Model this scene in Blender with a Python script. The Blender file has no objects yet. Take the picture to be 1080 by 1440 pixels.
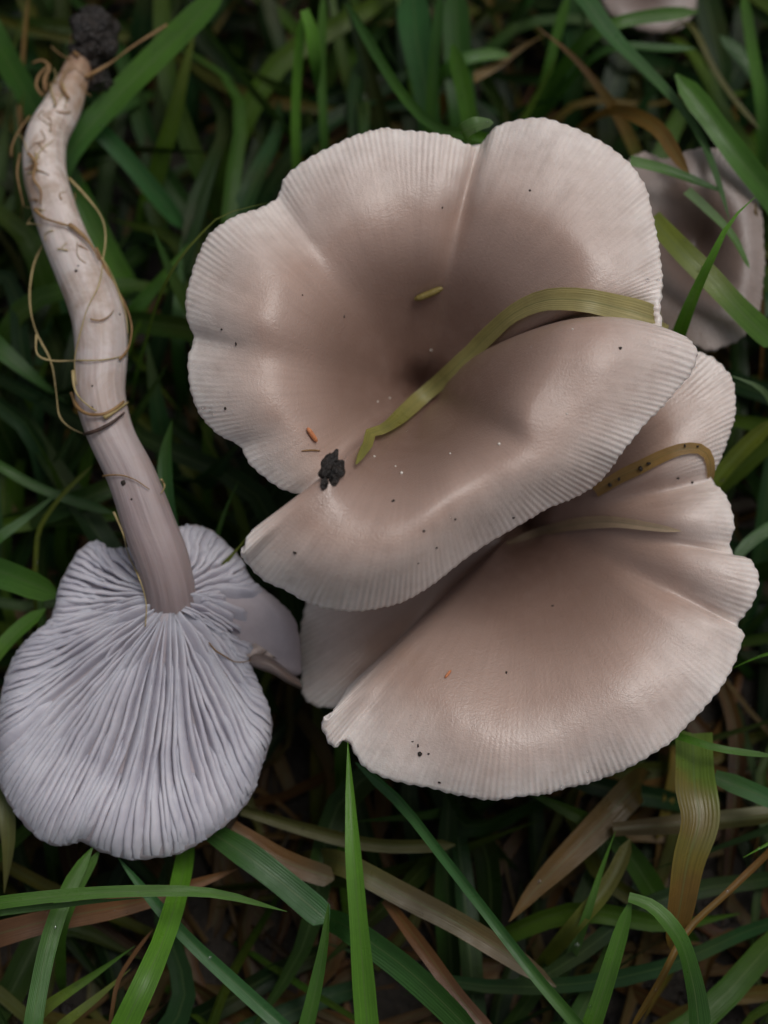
import bpy, math, random
import numpy as np
from mathutils import Vector
from mathutils.bvhtree import BVHTree

random.seed(7)
rng = np.random.default_rng(11)
SC = bpy.context.scene
COL = SC.collection
CM = 0.01                                   # everything below is laid out in centimetres

# ------------------------------------------------------------------ camera
TILT = math.radians(18.0)
DIST = 26.0
TGT = np.array([0.0, 0.0, 4.0])
VIEW = np.array([0.0, math.sin(TILT), -math.cos(TILT)])
UP = np.array([0.0, math.cos(TILT), math.sin(TILT)])
RIGHT = np.array([1.0, 0.0, 0.0])
CAMP = TGT - VIEW * DIST
FPX = 110.0 * DIST
cd = bpy.data.cameras.new('camera')
cam = bpy.data.objects.new('camera', cd)
COL.objects.link(cam)
cam.location = CAMP * CM
cam.rotation_euler = (TILT, 0, 0)
cd.sensor_fit = 'VERTICAL'
cd.sensor_height = 24.0
cd.lens = 24.0 * FPX / 1440.0
cd.clip_start = 0.005
cd.clip_end = 200.0
cd.dof.use_dof = True
cd.dof.focus_distance = (DIST - 0.2) * CM
cd.dof.aperture_fstop = 9.0
SC.camera = cam

# ------------------------------------------------------------------ sky, sun, exposure
SUN_EL, SUN_AZ = math.radians(66), math.radians(48)       # azimuth measured from +Y (away) towards +X
w = bpy.data.worlds.new('World'); SC.world = w; w.use_nodes = True
nt = w.node_tree; bg = nt.nodes['Background']
sky = nt.nodes.new('ShaderNodeTexSky'); sky.sky_type = 'NISHITA'; sky.sun_disc = False
sky.sun_elevation = SUN_EL; sky.sun_rotation = SUN_AZ
sky.air_density = 1.0; sky.dust_density = 4.0; sky.ozone_density = 1.0
hs = nt.nodes.new('ShaderNodeHueSaturation'); hs.inputs['Saturation'].default_value = 0.35
nt.links.new(sky.outputs[0], hs.inputs['Color']); nt.links.new(hs.outputs[0], bg.inputs['Color'])
bg.inputs['Strength'].default_value = 0.085
sl = bpy.data.lights.new('sun', 'SUN'); sl.energy = 1.5; sl.angle = math.radians(30); sl.color = (1, 0.975, 0.95)
so = bpy.data.objects.new('sun', sl); COL.objects.link(so)
sd = Vector((math.sin(SUN_AZ) * math.cos(SUN_EL), math.cos(SUN_AZ) * math.cos(SUN_EL), math.sin(SUN_EL)))
so.rotation_euler = sd.to_track_quat('Z', 'Y').to_euler(); so.location = sd * 2
SC.view_settings.view_transform = 'Standard'; SC.view_settings.look = 'None'
SC.view_settings.exposure = -0.28; SC.view_settings.gamma = 1.0
SC.view_settings.use_curve_mapping = False
SC.cycles.max_bounces = 8; SC.cycles.transparent_max_bounces = 8
SC.cycles.use_denoising = True

# ------------------------------------------------------------------ helpers
def U(px, py, z):
    """the place at height z (cm) that the photograph shows at pixel px, py"""
    px, py, z = np.broadcast_arrays(np.asarray(px, float), np.asarray(py, float), np.asarray(z, float))
    d = (RIGHT * ((px - 540) / FPX)[..., None] + UP * ((720 - py) / FPX)[..., None] + VIEW)
    t = (z - CAMP[2]) / d[..., 2]
    return CAMP + d * t[..., None]

def PX(p):
    v = np.asarray(p, float) - CAMP
    dep = v @ VIEW
    return 540 + FPX * (v @ RIGHT) / dep, 720 - FPX * (v @ UP) / dep

def in_poly(px, py, poly):
    poly = np.asarray(poly, float)
    x0, y0 = poly[:, 0], poly[:, 1]
    x1, y1 = np.roll(x0, -1), np.roll(y0, -1)
    px = np.asarray(px)[..., None]; py = np.asarray(py)[..., None]
    c = ((y0 > py) != (y1 > py)) & (px < (x1 - x0) * (py - y0) / (y1 - y0 + 1e-9) + x0)
    return c.sum(-1) % 2 == 1

class SNoise:
    """smooth noise: a sum of random plane waves"""
    def __init__(s, seed, freq, dim=3, n=14):
        g = np.random.default_rng(seed)
        k = g.normal(size=(n, dim)); k /= np.linalg.norm(k, axis=1)[:, None]
        s.k = k * freq * g.uniform(0.6, 1.5, (n, 1)) * 2 * np.pi
        s.p = g.uniform(0, 2 * np.pi, n); s.n = n
    def __call__(s, p):
        return np.sin(np.asarray(p) @ s.k.T + s.p).sum(-1) / math.sqrt(s.n / 2.0) * 0.6

def sstep(a, b, x):
    t = np.clip((x - a) / (b - a), 0, 1)
    return t * t * (3 - 2 * t)

def catmull(pts, n, closed=False, d=None):
    """smooth resample of rows of pts at even steps of length"""
    pts = np.asarray(pts, float)
    if closed:
        pts = np.vstack([pts[-2:], pts, pts[:3]])
    elif len(pts) > 1:
        pts = np.vstack([2 * pts[0] - pts[1], pts, 2 * pts[-1] - pts[-2]])
    dd = np.linalg.norm(np.diff(pts if d is None else pts * d, axis=0), axis=1) + 1e-6
    x = np.concatenate([[0], np.cumsum(dd)])
    sl_ = np.diff(pts, axis=0) / dd[:, None]
    m = np.zeros_like(pts)
    m[1:-1] = (sl_[1:] * dd[:-1, None] + sl_[:-1] * dd[1:, None]) / (dd[1:] + dd[:-1])[:, None]
    a, b = (2, len(pts) - 3) if closed else (1, len(pts) - 2)
    s = np.linspace(x[a], x[b], n, endpoint=not closed)
    i = np.clip(np.searchsorted(x, s, side='right') - 1, a, b - 1)
    h = (x[i + 1] - x[i]); t = ((s - x[i]) / h)[:, None]; h = h[:, None]
    return ((2 * t**3 - 3 * t**2 + 1) * pts[i] + (t**3 - 2 * t**2 + t) * h * m[i]
            + (-2 * t**3 + 3 * t**2) * pts[i + 1] + (t**3 - t**2) * h * m[i + 1])

def grid_faces(nr, nt, closed, flip=False, off=0):
    i = np.arange(nr - 1)[:, None]; j = np.arange(nt if closed else nt - 1)[None, :]
    j2 = (j + 1) % nt
    f = np.stack([i * nt + j, i * nt + j2, (i + 1) * nt + j2, (i + 1) * nt + j], -1).reshape(-1, 4) + off
    return f[:, ::-1] if flip else f

def mk_mesh(name, v, f, attrs=None, smooth=True):
    me = bpy.data.meshes.new(name)
    if isinstance(f, np.ndarray):
        v = np.asarray(v, np.float32); nf, k = f.shape
        me.vertices.add(len(v)); me.vertices.foreach_set('co', v.ravel())
        me.loops.add(nf * k); me.loops.foreach_set('vertex_index', f.astype(np.int32).ravel())
        me.polygons.add(nf); me.polygons.foreach_set('loop_start', np.arange(0, nf * k, k, dtype=np.int32))
        me.update(calc_edges=True)
    else:
        me.from_pydata([tuple(map(float, p)) for p in v], [], f)
    me.polygons.foreach_set('use_smooth', np.full(len(me.polygons), smooth))
    for k_, a in (attrs or {}).items():
        a = np.asarray(a, np.float32)
        if a.ndim == 2:
            at = me.attributes.new(k_, 'FLOAT_COLOR', 'POINT')
            if a.shape[1] == 3: a = np.hstack([a, np.ones((len(a), 1), np.float32)])
            at.data.foreach_set('color', a.ravel())
        else:
            at = me.attributes.new(k_, 'FLOAT', 'POINT'); at.data.foreach_set('value', a.ravel())
    me.validate(); me.update()
    return me

def tag(o, label=None, cat=None, group=None, kind=None):
    if label: o['label'] = label
    if cat: o['category'] = cat
    if group: o['group'] = group
    if kind: o['kind'] = kind
    return o

def obj(name, v, f, mat, parent=None, attrs=None, smooth=True, origin=None):
    """one mesh object from world positions in cm"""
    v = np.asarray(v, float) * CM
    if parent is not None:
        q = parent; loc = np.zeros(3)
        while q is not None:
            loc = loc + np.array(q.location); q = q.parent
    else:
        loc = np.array([v[:, 0].mean(), v[:, 1].mean(), v[:, 2].min()]) if origin is None else np.asarray(origin) * CM
    o = bpy.data.objects.new(name, mk_mesh(name, v - loc, f, attrs, smooth))
    o.data.materials.append(mat)
    COL.objects.link(o)
    if parent is not None: o.parent = parent
    else: o.location = loc
    return o

def empty(name, loc):
    o = bpy.data.objects.new(name, None); COL.objects.link(o); o.location = np.asarray(loc) * CM
    o.empty_display_size = 0.01
    return o

def frames(P):
    T = np.gradient(P, axis=0); T /= np.linalg.norm(T, axis=1)[:, None] + 1e-9
    n = np.array([0.13, 0.21, 1.0]); n = n - T[0] * (n @ T[0]); n /= np.linalg.norm(n)
    N = [n]
    for i in range(1, len(P)):
        n = N[-1] - T[i] * (N[-1] @ T[i]); n /= np.linalg.norm(n) + 1e-9; N.append(n)
    N = np.array(N)
    return T, N, np.cross(T, N)

def tube(P, R, k=8, rough=0.0, seed=0):
    """tapered tube with closed ends through the points P (cm)"""
    P = np.asarray(P, float); n = len(P); R = np.broadcast_to(np.asarray(R, float), (n,)).copy()
    T, N, B = frames(P)
    a = np.linspace(0, 2 * np.pi, k, endpoint=False)
    ring = (np.cos(a)[None, :, None] * N[:, None] + np.sin(a)[None, :, None] * B[:, None])
    rr = R[:, None]
    if rough:
        rr = rr * (1 + rough * SNoise(seed, 0.35)(ring * 1.2 + P[:, None] * 1.1))
    V = (P[:, None] + ring * (rr[..., None] if rough else R[:, None, None])).reshape(-1, 3)
    f = grid_faces(n, k, True)
    f = np.vstack([f, ])
    V = np.vstack([V, P[0] - T[0] * R[0] * 0.3, P[-1] + T[-1] * R[-1] * 0.3])
    c0, c1 = n * k, n * k + 1
    j = np.arange(k); j2 = (j + 1) % k
    F = [tuple(q) for q in f] + [(c0, b, a_) for a_, b in zip(j, j2)] + [(c1, (n - 1) * k + a_, (n - 1) * k + b) for a_, b in zip(j, j2)]
    return V, F, ring

# ------------------------------------------------------------------ materials
def new_mat(name):
    m = bpy.data.materials.new(name); m.use_nodes = True
    t = m.node_tree; return m, t, t.nodes['Principled BSDF']

def N_(t, kind, **kw):
    n = t.nodes.new(kind)
    for k, v in kw.items():
        if k in n.inputs: n.inputs[k].default_value = v
        else: setattr(n, k, v)
    return n

def attr(t, name):
    n = t.nodes.new('ShaderNodeAttribute'); n.attribute_name = name; return n

def noise(t, scale, detail=4, rough=0.55, dist=0.0):
    tc = t.nodes.get('tc') or t.nodes.new('ShaderNodeTexCoord'); tc.name = 'tc'
    n = t.nodes.new('ShaderNodeTexNoise')
    n.inputs['Scale'].default_value = scale; n.inputs['Detail'].default_value = detail
    n.inputs['Roughness'].default_value = rough; n.inputs['Distortion'].default_value = dist
    t.links.new(tc.outputs['Object'], n.inputs['Vector']); return n

def ramp(t, src, stops):
    r = t.nodes.new('ShaderNodeValToRGB'); e = r.color_ramp.elements
    while len(e) < len(stops): e.new(0.5)
    for el, (p, c) in zip(e, stops):
        el.position = p; el.color = (*c, 1) if len(c) == 3 else c
    t.links.new(src, r.inputs['Fac']); return r

def mixc(t, fac, a, b, mode='MIX'):
    n = t.nodes.new('ShaderNodeMix'); n.data_type = 'RGBA'; n.blend_type = mode
    for s, v in ((n.inputs['Factor'], fac), (n.inputs['A'], a), (n.inputs['B'], b)):
        if hasattr(v, 'is_output'): t.links.new(v, s)
        elif isinstance(v, (int, float)): s.default_value = v
        else: s.default_value = (*v, 1)
    return [o for o in n.outputs if o.type == 'RGBA'][0]

def mth(t, op, a, b=0.0, c=None):
    n = t.nodes.new('ShaderNodeMath'); n.operation = op
    for s, v in zip(n.inputs, (a, b) if c is None else (a, b, c)):
        if hasattr(v, 'is_output'): t.links.new(v, s)
        else: s.default_value = v
    return n.outputs[0]

def bump(t, h, strength, dist, prev=None):
    b = t.nodes.new('ShaderNodeBump'); b.inputs['Strength'].default_value = strength
    b.inputs['Distance'].default_value = dist; t.links.new(h, b.inputs['Height'])
    if prev is not None: t.links.new(prev, b.inputs['Normal'])
    return b.outputs[0]

def cap_mat(name, disc, mid, rim, rough=0.36):
    m, t, b = new_mat(name)
    rad = attr(t, 'rad').outputs['Fac']; st = attr(t, 'stria').outputs['Fac']
    n1 = noise(t, 55, 5, 0.6); n2 = noise(t, 420, 4, 0.6); n3 = noise(t, 2600, 2, 0.5)
    rr = mth(t, 'ADD', rad, mth(t, 'MULTIPLY', mth(t, 'SUBTRACT', n1.outputs['Fac'], 0.5), 0.22))
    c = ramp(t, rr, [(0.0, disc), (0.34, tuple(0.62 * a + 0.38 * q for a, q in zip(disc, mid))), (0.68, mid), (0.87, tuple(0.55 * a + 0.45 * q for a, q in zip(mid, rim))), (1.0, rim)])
    c = mixc(t, mth(t, 'MULTIPLY', mth(t, 'SUBTRACT', 0.56, n2.outputs['Fac']), 0.9), c.outputs['Color'], tuple(0.72 * a for a in mid))
    # water-soaked stripes between the gill lines near the rim
    c = mixc(t, mth(t, 'MULTIPLY', st, 0.30), c, tuple(0.80 * a for a in mid))
    fb = t.nodes.new('ShaderNodeCombineXYZ'); t.links.new(mth(t, 'MULTIPLY', attr(t, 'arcpos').outputs['Fac'], 9.0), fb.inputs[0]); t.links.new(mth(t, 'MULTIPLY', rad, 2.2), fb.inputs[1])
    nf = t.nodes.new('ShaderNodeTexNoise'); nf.inputs['Scale'].default_value = 1.0; nf.inputs['Detail'].default_value = 5; nf.inputs['Roughness'].default_value = .65
    t.links.new(fb.outputs[0], nf.inputs['Vector'])
    fr_ = ramp(t, nf.outputs['Fac'], [(0.30, (0.84, 0.82, 0.81)), (0.66, (1.06, 1.06, 1.06))])
    c = mixc(t, mth(t, 'MULTIPLY', rad, 0.8), c, mixc(t, 1.0, c, fr_.outputs['Color'], 'MULTIPLY'))
    # a few rusty stains
    n4 = noise(t, 95, 3, 0.5)
    s = ramp(t, n4.outputs['Fac'], [(0.66, (0, 0, 0)), (0.80, (1, 1, 1))])
    c = mixc(t, mth(t, 'MULTIPLY', s.outputs['Color'], 0.35), c, (0.34, 0.20, 0.12))
    t.links.new(c, b.inputs['Base Color'])
    rg = ramp(t, n1.outputs['Fac'], [(0.35, (rough - .07,) * 3), (0.65, (rough + .12,) * 3)])
    t.links.new(rg.outputs['Color'], b.inputs['Roughness'])
    b.inputs['Specular IOR Level'].default_value = 0.55
    b.inputs['Subsurface Weight'].default_value = 0.22
    b.inputs['Subsurface Radius'].default_value = (1.0, 0.6, 0.42)
    b.inputs['Subsurface Scale'].default_value = 0.0016
    n5 = noise(t, 5200, 2, 0.6)
    h = mth(t, 'ADD', mth(t, 'MULTIPLY', n2.outputs['Fac'], 0.12), mth(t, 'ADD', mth(t, 'MULTIPLY', n3.outputs['Fac'], 0.34), mth(t, 'MULTIPLY', n5.outputs['Fac'], 0.22)))
    nb = bump(t, h, 0.55, 0.00026)
    t.links.new(nb, b.inputs['Normal'])
    b.inputs['Coat Weight'].default_value = 0.28; b.inputs['Coat Roughness'].default_value = 0.34
    t.links.new(nb, b.inputs['Coat Normal'])
    return m

M = {}
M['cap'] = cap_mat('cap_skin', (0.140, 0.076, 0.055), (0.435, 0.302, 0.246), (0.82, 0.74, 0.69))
M['cap_dark'] = cap_mat('cap_skin_brown_shaded', (0.085, 0.054, 0.042), (0.15, 0.10, 0.08), (0.34, 0.28, 0.25))  # brown skin with the grass shade on the hidden caps put into its colour

def plain(name, col, col2, scale, rough=0.6, spec=0.4, bscale=None, bstr=0.5, bd=0.0004, sss=0.0, det=5):
    m, t, b = new_mat(name)
    n = noise(t, scale, det, 0.6)
    r = ramp(t, n.outputs['Fac'], [(0.32, col), (0.68, col2)])
    t.links.new(r.outputs['Color'], b.inputs['Base Color'])
    b.inputs['Roughness'].default_value = rough; b.inputs['Specular IOR Level'].default_value = spec
    n2 = noise(t, bscale or scale * 4, 4, 0.6)
    t.links.new(bump(t, n2.outputs['Fac'], bstr, bd), b.inputs['Normal'])
    if sss:
        b.inputs['Subsurface Weight'].default_value = sss; b.inputs['Subsurface Scale'].default_value = 0.0015
        b.inputs['Subsurface Radius'].default_value = (1, .7, .55)
    return m

M['gill'] = plain('gill_flesh', (0.44, 0.42, 0.475), (0.60, 0.575, 0.62), 160, 0.55, 0.35, 900, 0.4, 0.0002, 0.3)
M['gill_flesh'] = plain('gill_ground_flesh', (0.36, 0.31, 0.33), (0.50, 0.44, 0.46), 120, 0.6, 0.3, 900, 0.4, 0.0002, 0.1)
M['soil_clod'] = plain('clod_earth', (0.005, 0.0038, 0.003), (0.026, 0.017, 0.012), 650, 0.42, 0.6, 900, 1.0, 0.0016)
M['speck'] = plain('dark_speck', (0.012, 0.009, 0.007), (0.04, 0.025, 0.016), 800, 0.6)
M['pale_speck'] = plain('pale_speck', (0.6, 0.55, 0.48), (0.8, 0.76, 0.7), 800, 0.4)
M['orange'] = plain('orange_needle', (0.50, 0.16, 0.06), (0.66, 0.27, 0.12), 700, 0.4)
M['fibre'] = plain('root_fibre', (0.30, 0.22, 0.09), (0.46, 0.36, 0.17), 500, 0.55, 0.4)
M['fibre_brown'] = plain('brown_fibre', (0.20, 0.105, 0.04), (0.33, 0.20, 0.085), 400, 0.55, 0.4)
M['fibre_dark'] = plain('dark_fibre', (0.03, 0.018, 0.015), (0.09, 0.05, 0.035), 400, 0.55, 0.4)

# stem: pale, streaked along its length, brown at the earth end ('rad' runs 0 at the cap to 1 at the base)
def stem_mat():
    m, t, b = new_mat('stem_skin')
    rad = attr(t, 'rad').outputs['Fac']; ang = attr(t, 'ang').outputs['Fac']
    cb = t.nodes.new('ShaderNodeCombineXYZ')
    t.links.new(mth(t, 'MULTIPLY', ang, 26.0), cb.inputs[0]); t.links.new(mth(t, 'MULTIPLY', rad, 7.0), cb.inputs[1])
    n = t.nodes.new('ShaderNodeTexNoise'); n.inputs['Scale'].default_value = 1.0; n.inputs['Detail'].default_value = 5
    t.links.new(cb.outputs[0], n.inputs['Vector'])
    n1 = noise(t, 130, 5, 0.65, 0.4); n2 = noise(t, 700, 4, 0.6)
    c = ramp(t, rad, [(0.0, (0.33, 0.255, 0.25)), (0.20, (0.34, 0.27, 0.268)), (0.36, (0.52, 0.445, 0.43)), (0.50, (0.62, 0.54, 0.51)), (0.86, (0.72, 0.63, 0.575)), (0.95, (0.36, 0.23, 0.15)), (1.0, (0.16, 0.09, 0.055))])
    s = ramp(t, n.outputs['Fac'], [(0.30, (0.80, 0.77, 0.76)), (0.60, (1.0, 1.0, 1.0))])
    c = mixc(t, 1.0, c.outputs['Color'], s.outputs['Color'], 'MULTIPLY')
    k = ramp(t, n1.outputs['Fac'], [(0.50, (0, 0, 0)), (0.66, (1, 1, 1))])
    lo = mth(t, 'MULTIPLY', k.outputs['Color'], mth(t, 'MULTIPLY', rad, 0.95))
    c = mixc(t, lo, c, (0.30, 0.175, 0.095))
    n6 = noise(t, 75, 6, 0.7, 0.8)
    k6 = ramp(t, n6.outputs['Fac'], [(0.54, (0, 0, 0)), (0.62, (1, 1, 1))])
    c = mixc(t, mth(t, 'MULTIPLY', k6.outputs['Color'], mth(t, 'MULTIPLY', mth(t, 'MULTIPLY', rad, rad), 0.8)), c, (0.24, 0.135, 0.062))
    t.links.new(c, b.inputs['Base Color'])
    b.inputs['Roughness'].default_value = 0.5; b.inputs['Specular IOR Level'].default_value = 0.4
    b.inputs['Subsurface Weight'].default_value = 0.15; b.inputs['Subsurface Scale'].default_value = 0.001
    h = mth(t, 'ADD', mth(t, 'MULTIPLY', n.outputs['Fac'], 0.8), mth(t, 'MULTIPLY', n2.outputs['Fac'], 0.35))
    t.links.new(bump(t, h, 0.5, 0.0004), b.inputs['Normal'])
    return m
M['stem'] = stem_mat()

def leaf_mat(nm_='grass_leaf', spec=0.38):
    m, t, b = new_mat(nm_)
    tint = attr(t, 'tint').outputs['Color']; ua = attr(t, 'across').outputs['Fac']; va = attr(t, 'along').outputs['Fac']
    cb = t.nodes.new('ShaderNodeCombineXYZ')
    t.links.new(mth(t, 'MULTIPLY', ua, 9.0), cb.inputs[0]); t.links.new(mth(t, 'MULTIPLY', va, 0.8), cb.inputs[1])
    n = t.nodes.new('ShaderNodeTexNoise'); n.inputs['Scale'].default_value = 1.0; n.inputs['Detail'].default_value = 4
    t.links.new(cb.outputs[0], n.inputs['Vector'])
    vein = mth(t, 'SINE', mth(t, 'MULTIPLY', ua, 34.0))
    s = ramp(t, n.outputs['Fac'], [(0.30, (0.70, 0.72, 0.68)), (0.66, (1.02, 1.0, 0.96))])
    c = mixc(t, 1.0, tint, s.outputs['Color'], 'MULTIPLY')
    n1 = noise(t, 260, 5, 0.65)
    c = mixc(t, mth(t, 'MULTIPLY', mth(t, 'SUBTRACT', n1.outputs['Fac'], 0.42), 0.7), c, (0.012, 0.014, 0.006))
    mid = mth(t, 'MULTIPLY', mth(t, 'LESS_THAN', mth(t, 'ABSOLUTE', ua), 0.07), 0.28)
    c = mixc(t, mid, c, (0.12, 0.17, 0.06))
    t.links.new(c, b.inputs['Base Color'])
    rg = ramp(t, n1.outputs['Fac'], [(0.35, (0.25,) * 3), (0.7, (0.50,) * 3)])
    t.links.new(rg.outputs['Color'], b.inputs['Roughness'])
    b.inputs['Specular IOR Level'].default_value = spec
    h = mth(t, 'ADD', mth(t, 'MULTIPLY', vein, 0.12), mth(t, 'MULTIPLY', n.outputs['Fac'], 0.9))
    nm = bump(t, h, 0.3, 0.00028)
    t.links.new(nm, b.inputs['Normal'])
    tr = t.nodes.new('ShaderNodeBsdfTranslucent'); t.links.new(mixc(t, 1.0, c, (1.15, 1.25, 0.7), 'MULTIPLY'), tr.inputs['Color'])
    mx = t.nodes.new('ShaderNodeMixShader'); mx.inputs[0].default_value = 0.30
    out = t.nodes['Material Output']
    t.links.new(b.outputs[0], mx.inputs[1]); t.links.new(tr.outputs[0], mx.inputs[2]); t.links.new(mx.outputs[0], out.inputs['Surface'])
    return m
M['leaf'] = leaf_mat()
M['leaf_low'] = leaf_mat('dull_grass_leaf', 0.16)  # same leaf with gloss cut so deep turf reflects less sky

def soil_mat():
    m, t, b = new_mat('soil')
    n1 = noise(t, 60, 6, 0.65); n2 = noise(t, 700, 5, 0.7); n3 = noise(t, 9, 3, 0.5)
    c = ramp(t, n2.outputs['Fac'], [(0.3, (0.008, 0.006, 0.005)), (0.6, (0.030, 0.022, 0.016)), (0.8, (0.075, 0.056, 0.04))])
    c2 = mixc(t, mth(t, 'MULTIPLY', n1.outputs['Fac'], 0.55), c.outputs['Color'], (0.022, 0.017, 0.010))
    t.links.new(c2, b.inputs['Base Color'])
    b.inputs['Roughness'].default_value = 0.62
    h = mth(t, 'ADD', n1.outputs['Fac'], mth(t, 'MULTIPLY', n2.outputs['Fac'], 0.5))
    t.links.new(bump(t, h, 1.0, 0.0025), b.inputs['Normal'])
    return m
M['soil'] = soil_mat()

def water_mat():
    m, t, b = new_mat('dew_water')
    b.inputs['Base Color'].default_value = (1, 1, 1, 1); b.inputs['Roughness'].default_value = 0.02
    b.inputs['IOR'].default_value = 1.33; b.inputs['Transmission Weight'].default_value = 1.0
    return m
M['water'] = water_mat()

# ------------------------------------------------------------------ ground
ax = np.concatenate([-np.geomspace(30, 0.22, 26)[:-1] * 100, np.linspace(-22, 22, 190), np.geomspace(0.22, 30, 26)[1:] * 100])
gx, gy = np.meshgrid(ax, ax)
hN = [SNoise(21, 0.09, 2), SNoise(22, 0.33, 2), SNoise(23, 0.95, 2)]
def soil_h(x, y):
    p = np.stack([x, y], -1)
    return -0.75 + 0.20 * hN[0](p) + 0.12 * hN[1](p) + 0.05 * hN[2](p)
gz = soil_h(gx, gy)
gv = np.stack([gx, gy, gz], -1).reshape(-1, 3)
g = obj('ground', gv, grid_faces(len(ax), len(ax), False), M['soil'], origin=(0, 0, 0))
tag(g, 'dark damp crumbly soil beneath the grass', kind='structure')

# ------------------------------------------------------------------ mushroom caps
def cap_grid(center, zc, ent, nr, step=1.9, power=1.5, seed=1, wav=0.05, soften=60.0, hole=0.45):
    """ent rows: px, py, rim height, crest height, crest radius, bend x, bend y"""
    E = np.array([(e + (0, 0))[:7] if len(e) == 5 else e for e in [tuple(x) for x in ent]], float)
    d = np.array([1, 1, 90, 20, 0, .3, .3])
    q = np.linalg.norm(np.diff(np.vstack([E, E[:1]]) * d, axis=0), axis=1).sum()
    nt_ = int(q / step)
    m = catmull(E, nt_, True, d)
    r = np.linspace(0, 1, nr) ** 0.85
    R = r[:, None]
    # notches and folds of the rim die out towards the middle
    fr = np.fft.fftfreq(nt_); F_ = np.fft.fft(m, axis=0)
    soft = [np.fft.ifft(F_ * np.exp(-2 * (np.pi * fr * sg / step) ** 2)[:, None], axis=0).real for sg in (soften, soften * .4)]
    w1 = sstep(.30, .72, R)[..., None]; w2 = sstep(.62, 1.0, R)[..., None]
    mm = soft[0][None] * (1 - w1) + soft[1][None] * w1
    mm = mm * (1 - w2) + m[None] * w2
    rc = np.clip(mm[..., 4], 0.15, 0.97)
    u = np.clip(R / rc, 0, 1); v = np.clip((R - rc) / (1 - rc), 0, 1)
    z = zc + (mm[..., 3] - zc) * np.sin(np.pi / 2 * u) ** power + (mm[..., 2] - mm[..., 3]) * v ** 2
    bnd = 4 * R * (1 - R)
    px = center[0] + (mm[..., 0] - center[0]) * R + bnd * mm[..., 5]
    py = center[1] + (mm[..., 1] - center[1]) * R + bnd * mm[..., 6]
    nz = SNoise(seed, 0.0055, 2); nz2 = SNoise(seed + 5, 0.018, 2)
    pp = np.stack([px, py], -1)
    z = z + wav * R * nz(pp) + 0.0035 * R * nz2(pp)
    z = z - hole * np.exp(-(R / .075) ** 2)
    P = U(px, py, z)
    arc = np.concatenate([[0], np.cumsum(np.linalg.norm(np.diff(P[-1], axis=0), axis=1))])
    return P, r, arc, m

def grid_normals(P):
    dr = np.gradient(P, axis=0)
    dt = np.roll(P, -1, 1) - np.roll(P, 1, 1)
    n = np.cross(dr, dt); n[0] = np.array([0, 0, 1.0])
    n /= np.linalg.norm(n, axis=2)[..., None] + 1e-12
    s = np.sign(n[..., 2].mean()); n[0] *= s
    return n * s

SOLIDS_V, SOLIDS_F = [], []
def add_solid(v, f):
    off = sum(len(x) for x in SOLIDS_V)
    SOLIDS_V.append(np.asarray(v, float)); SOLIDS_F.append([tuple(int(i) + off for i in q) for q in f])

def shell(P, r, arc, thick_c, thick_rim, seed, freq=11.0, amp=0.008, depth=0.74, up=1.0):
    """closed cap: skin on one side, under surface on the other, a rounded lip between"""
    nr, nt_ = P.shape[:2]
    n = grid_normals(P) * up
    # striate margin
    g1 = SNoise(seed + 40, 0.5, 2); a = arc
    ph = 2 * np.pi * a * freq
    wob = g1(np.stack([a, a * 0], -1)); wob2 = SNoise(seed + 41, 1.7, 2)(np.stack([a, a * 0 + 3], -1))
    R = r[:, None]
    s = 0.5 + 0.5 * np.sin(ph[None] + 1.9 * wob[None] + 1.3 * SNoise(seed + 42, 0.8, 2)(np.stack(np.broadcast_arrays(a[None], R * 3.0), -1)))
    inner = np.clip(depth + 0.10 * wob + 0.07 * wob2, 0.2, 0.93)[None]
    fade = sstep(0, 1, (R - inner) / (1 - inner)) * (0.75 + 0.25 * wob2[None])
    fade = np.clip(fade, 0, 1) * np.clip(0.65 + 0.5 * SNoise(seed + 44, 0.28, 2)(np.stack([a, a * 0 + 7], -1))[None], 0.15, 1)
    Pt = P + n * ((s - 0.5) * 2 * amp * fade)[..., None]
    # ragged edge
    out = P[-1] - P[-2]; out /= np.linalg.norm(out, axis=1)[:, None] + 1e-9
    rag = 0.012 * wob2 + 0.010 * np.sin(ph * 0.5 + wob) 
    Pt[-1] += out * rag[:, None]; Pt[-2] += out * rag[:, None] * .6
    th = (thick_c + (thick_rim - thick_c) * np.clip(r * 1.1, 0, 1) ** 0.6)
    ib = np.unique(np.linspace(0, nr - 1, 16).astype(int))[::-1]
    lip = Pt[-1] + out * thick_rim * 0.35 - n[-1] * thick_rim * 0.5
    wv = 1 - sstep(.45, .85, r)
    bot = [Pt[i] - (n[i] * (1 - wv[i]) + np.array([0, 0, up]) * wv[i]) * th[i] for i in ib]
    rows = np.concatenate([Pt, lip[None], np.array(bot)], 0)
    rad = np.concatenate([np.broadcast_to(R, (nr, nt_)), np.ones((1, nt_)), np.broadcast_to(r[ib][:, None], (len(ib), nt_))], 0)
    stv = np.concatenate([(1 - s) * fade, np.zeros((1, nt_)), np.zeros((len(ib), nt_))], 0)
    return rows, rad, stv, Pt, np.broadcast_to(a[None], rad.shape)

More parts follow.
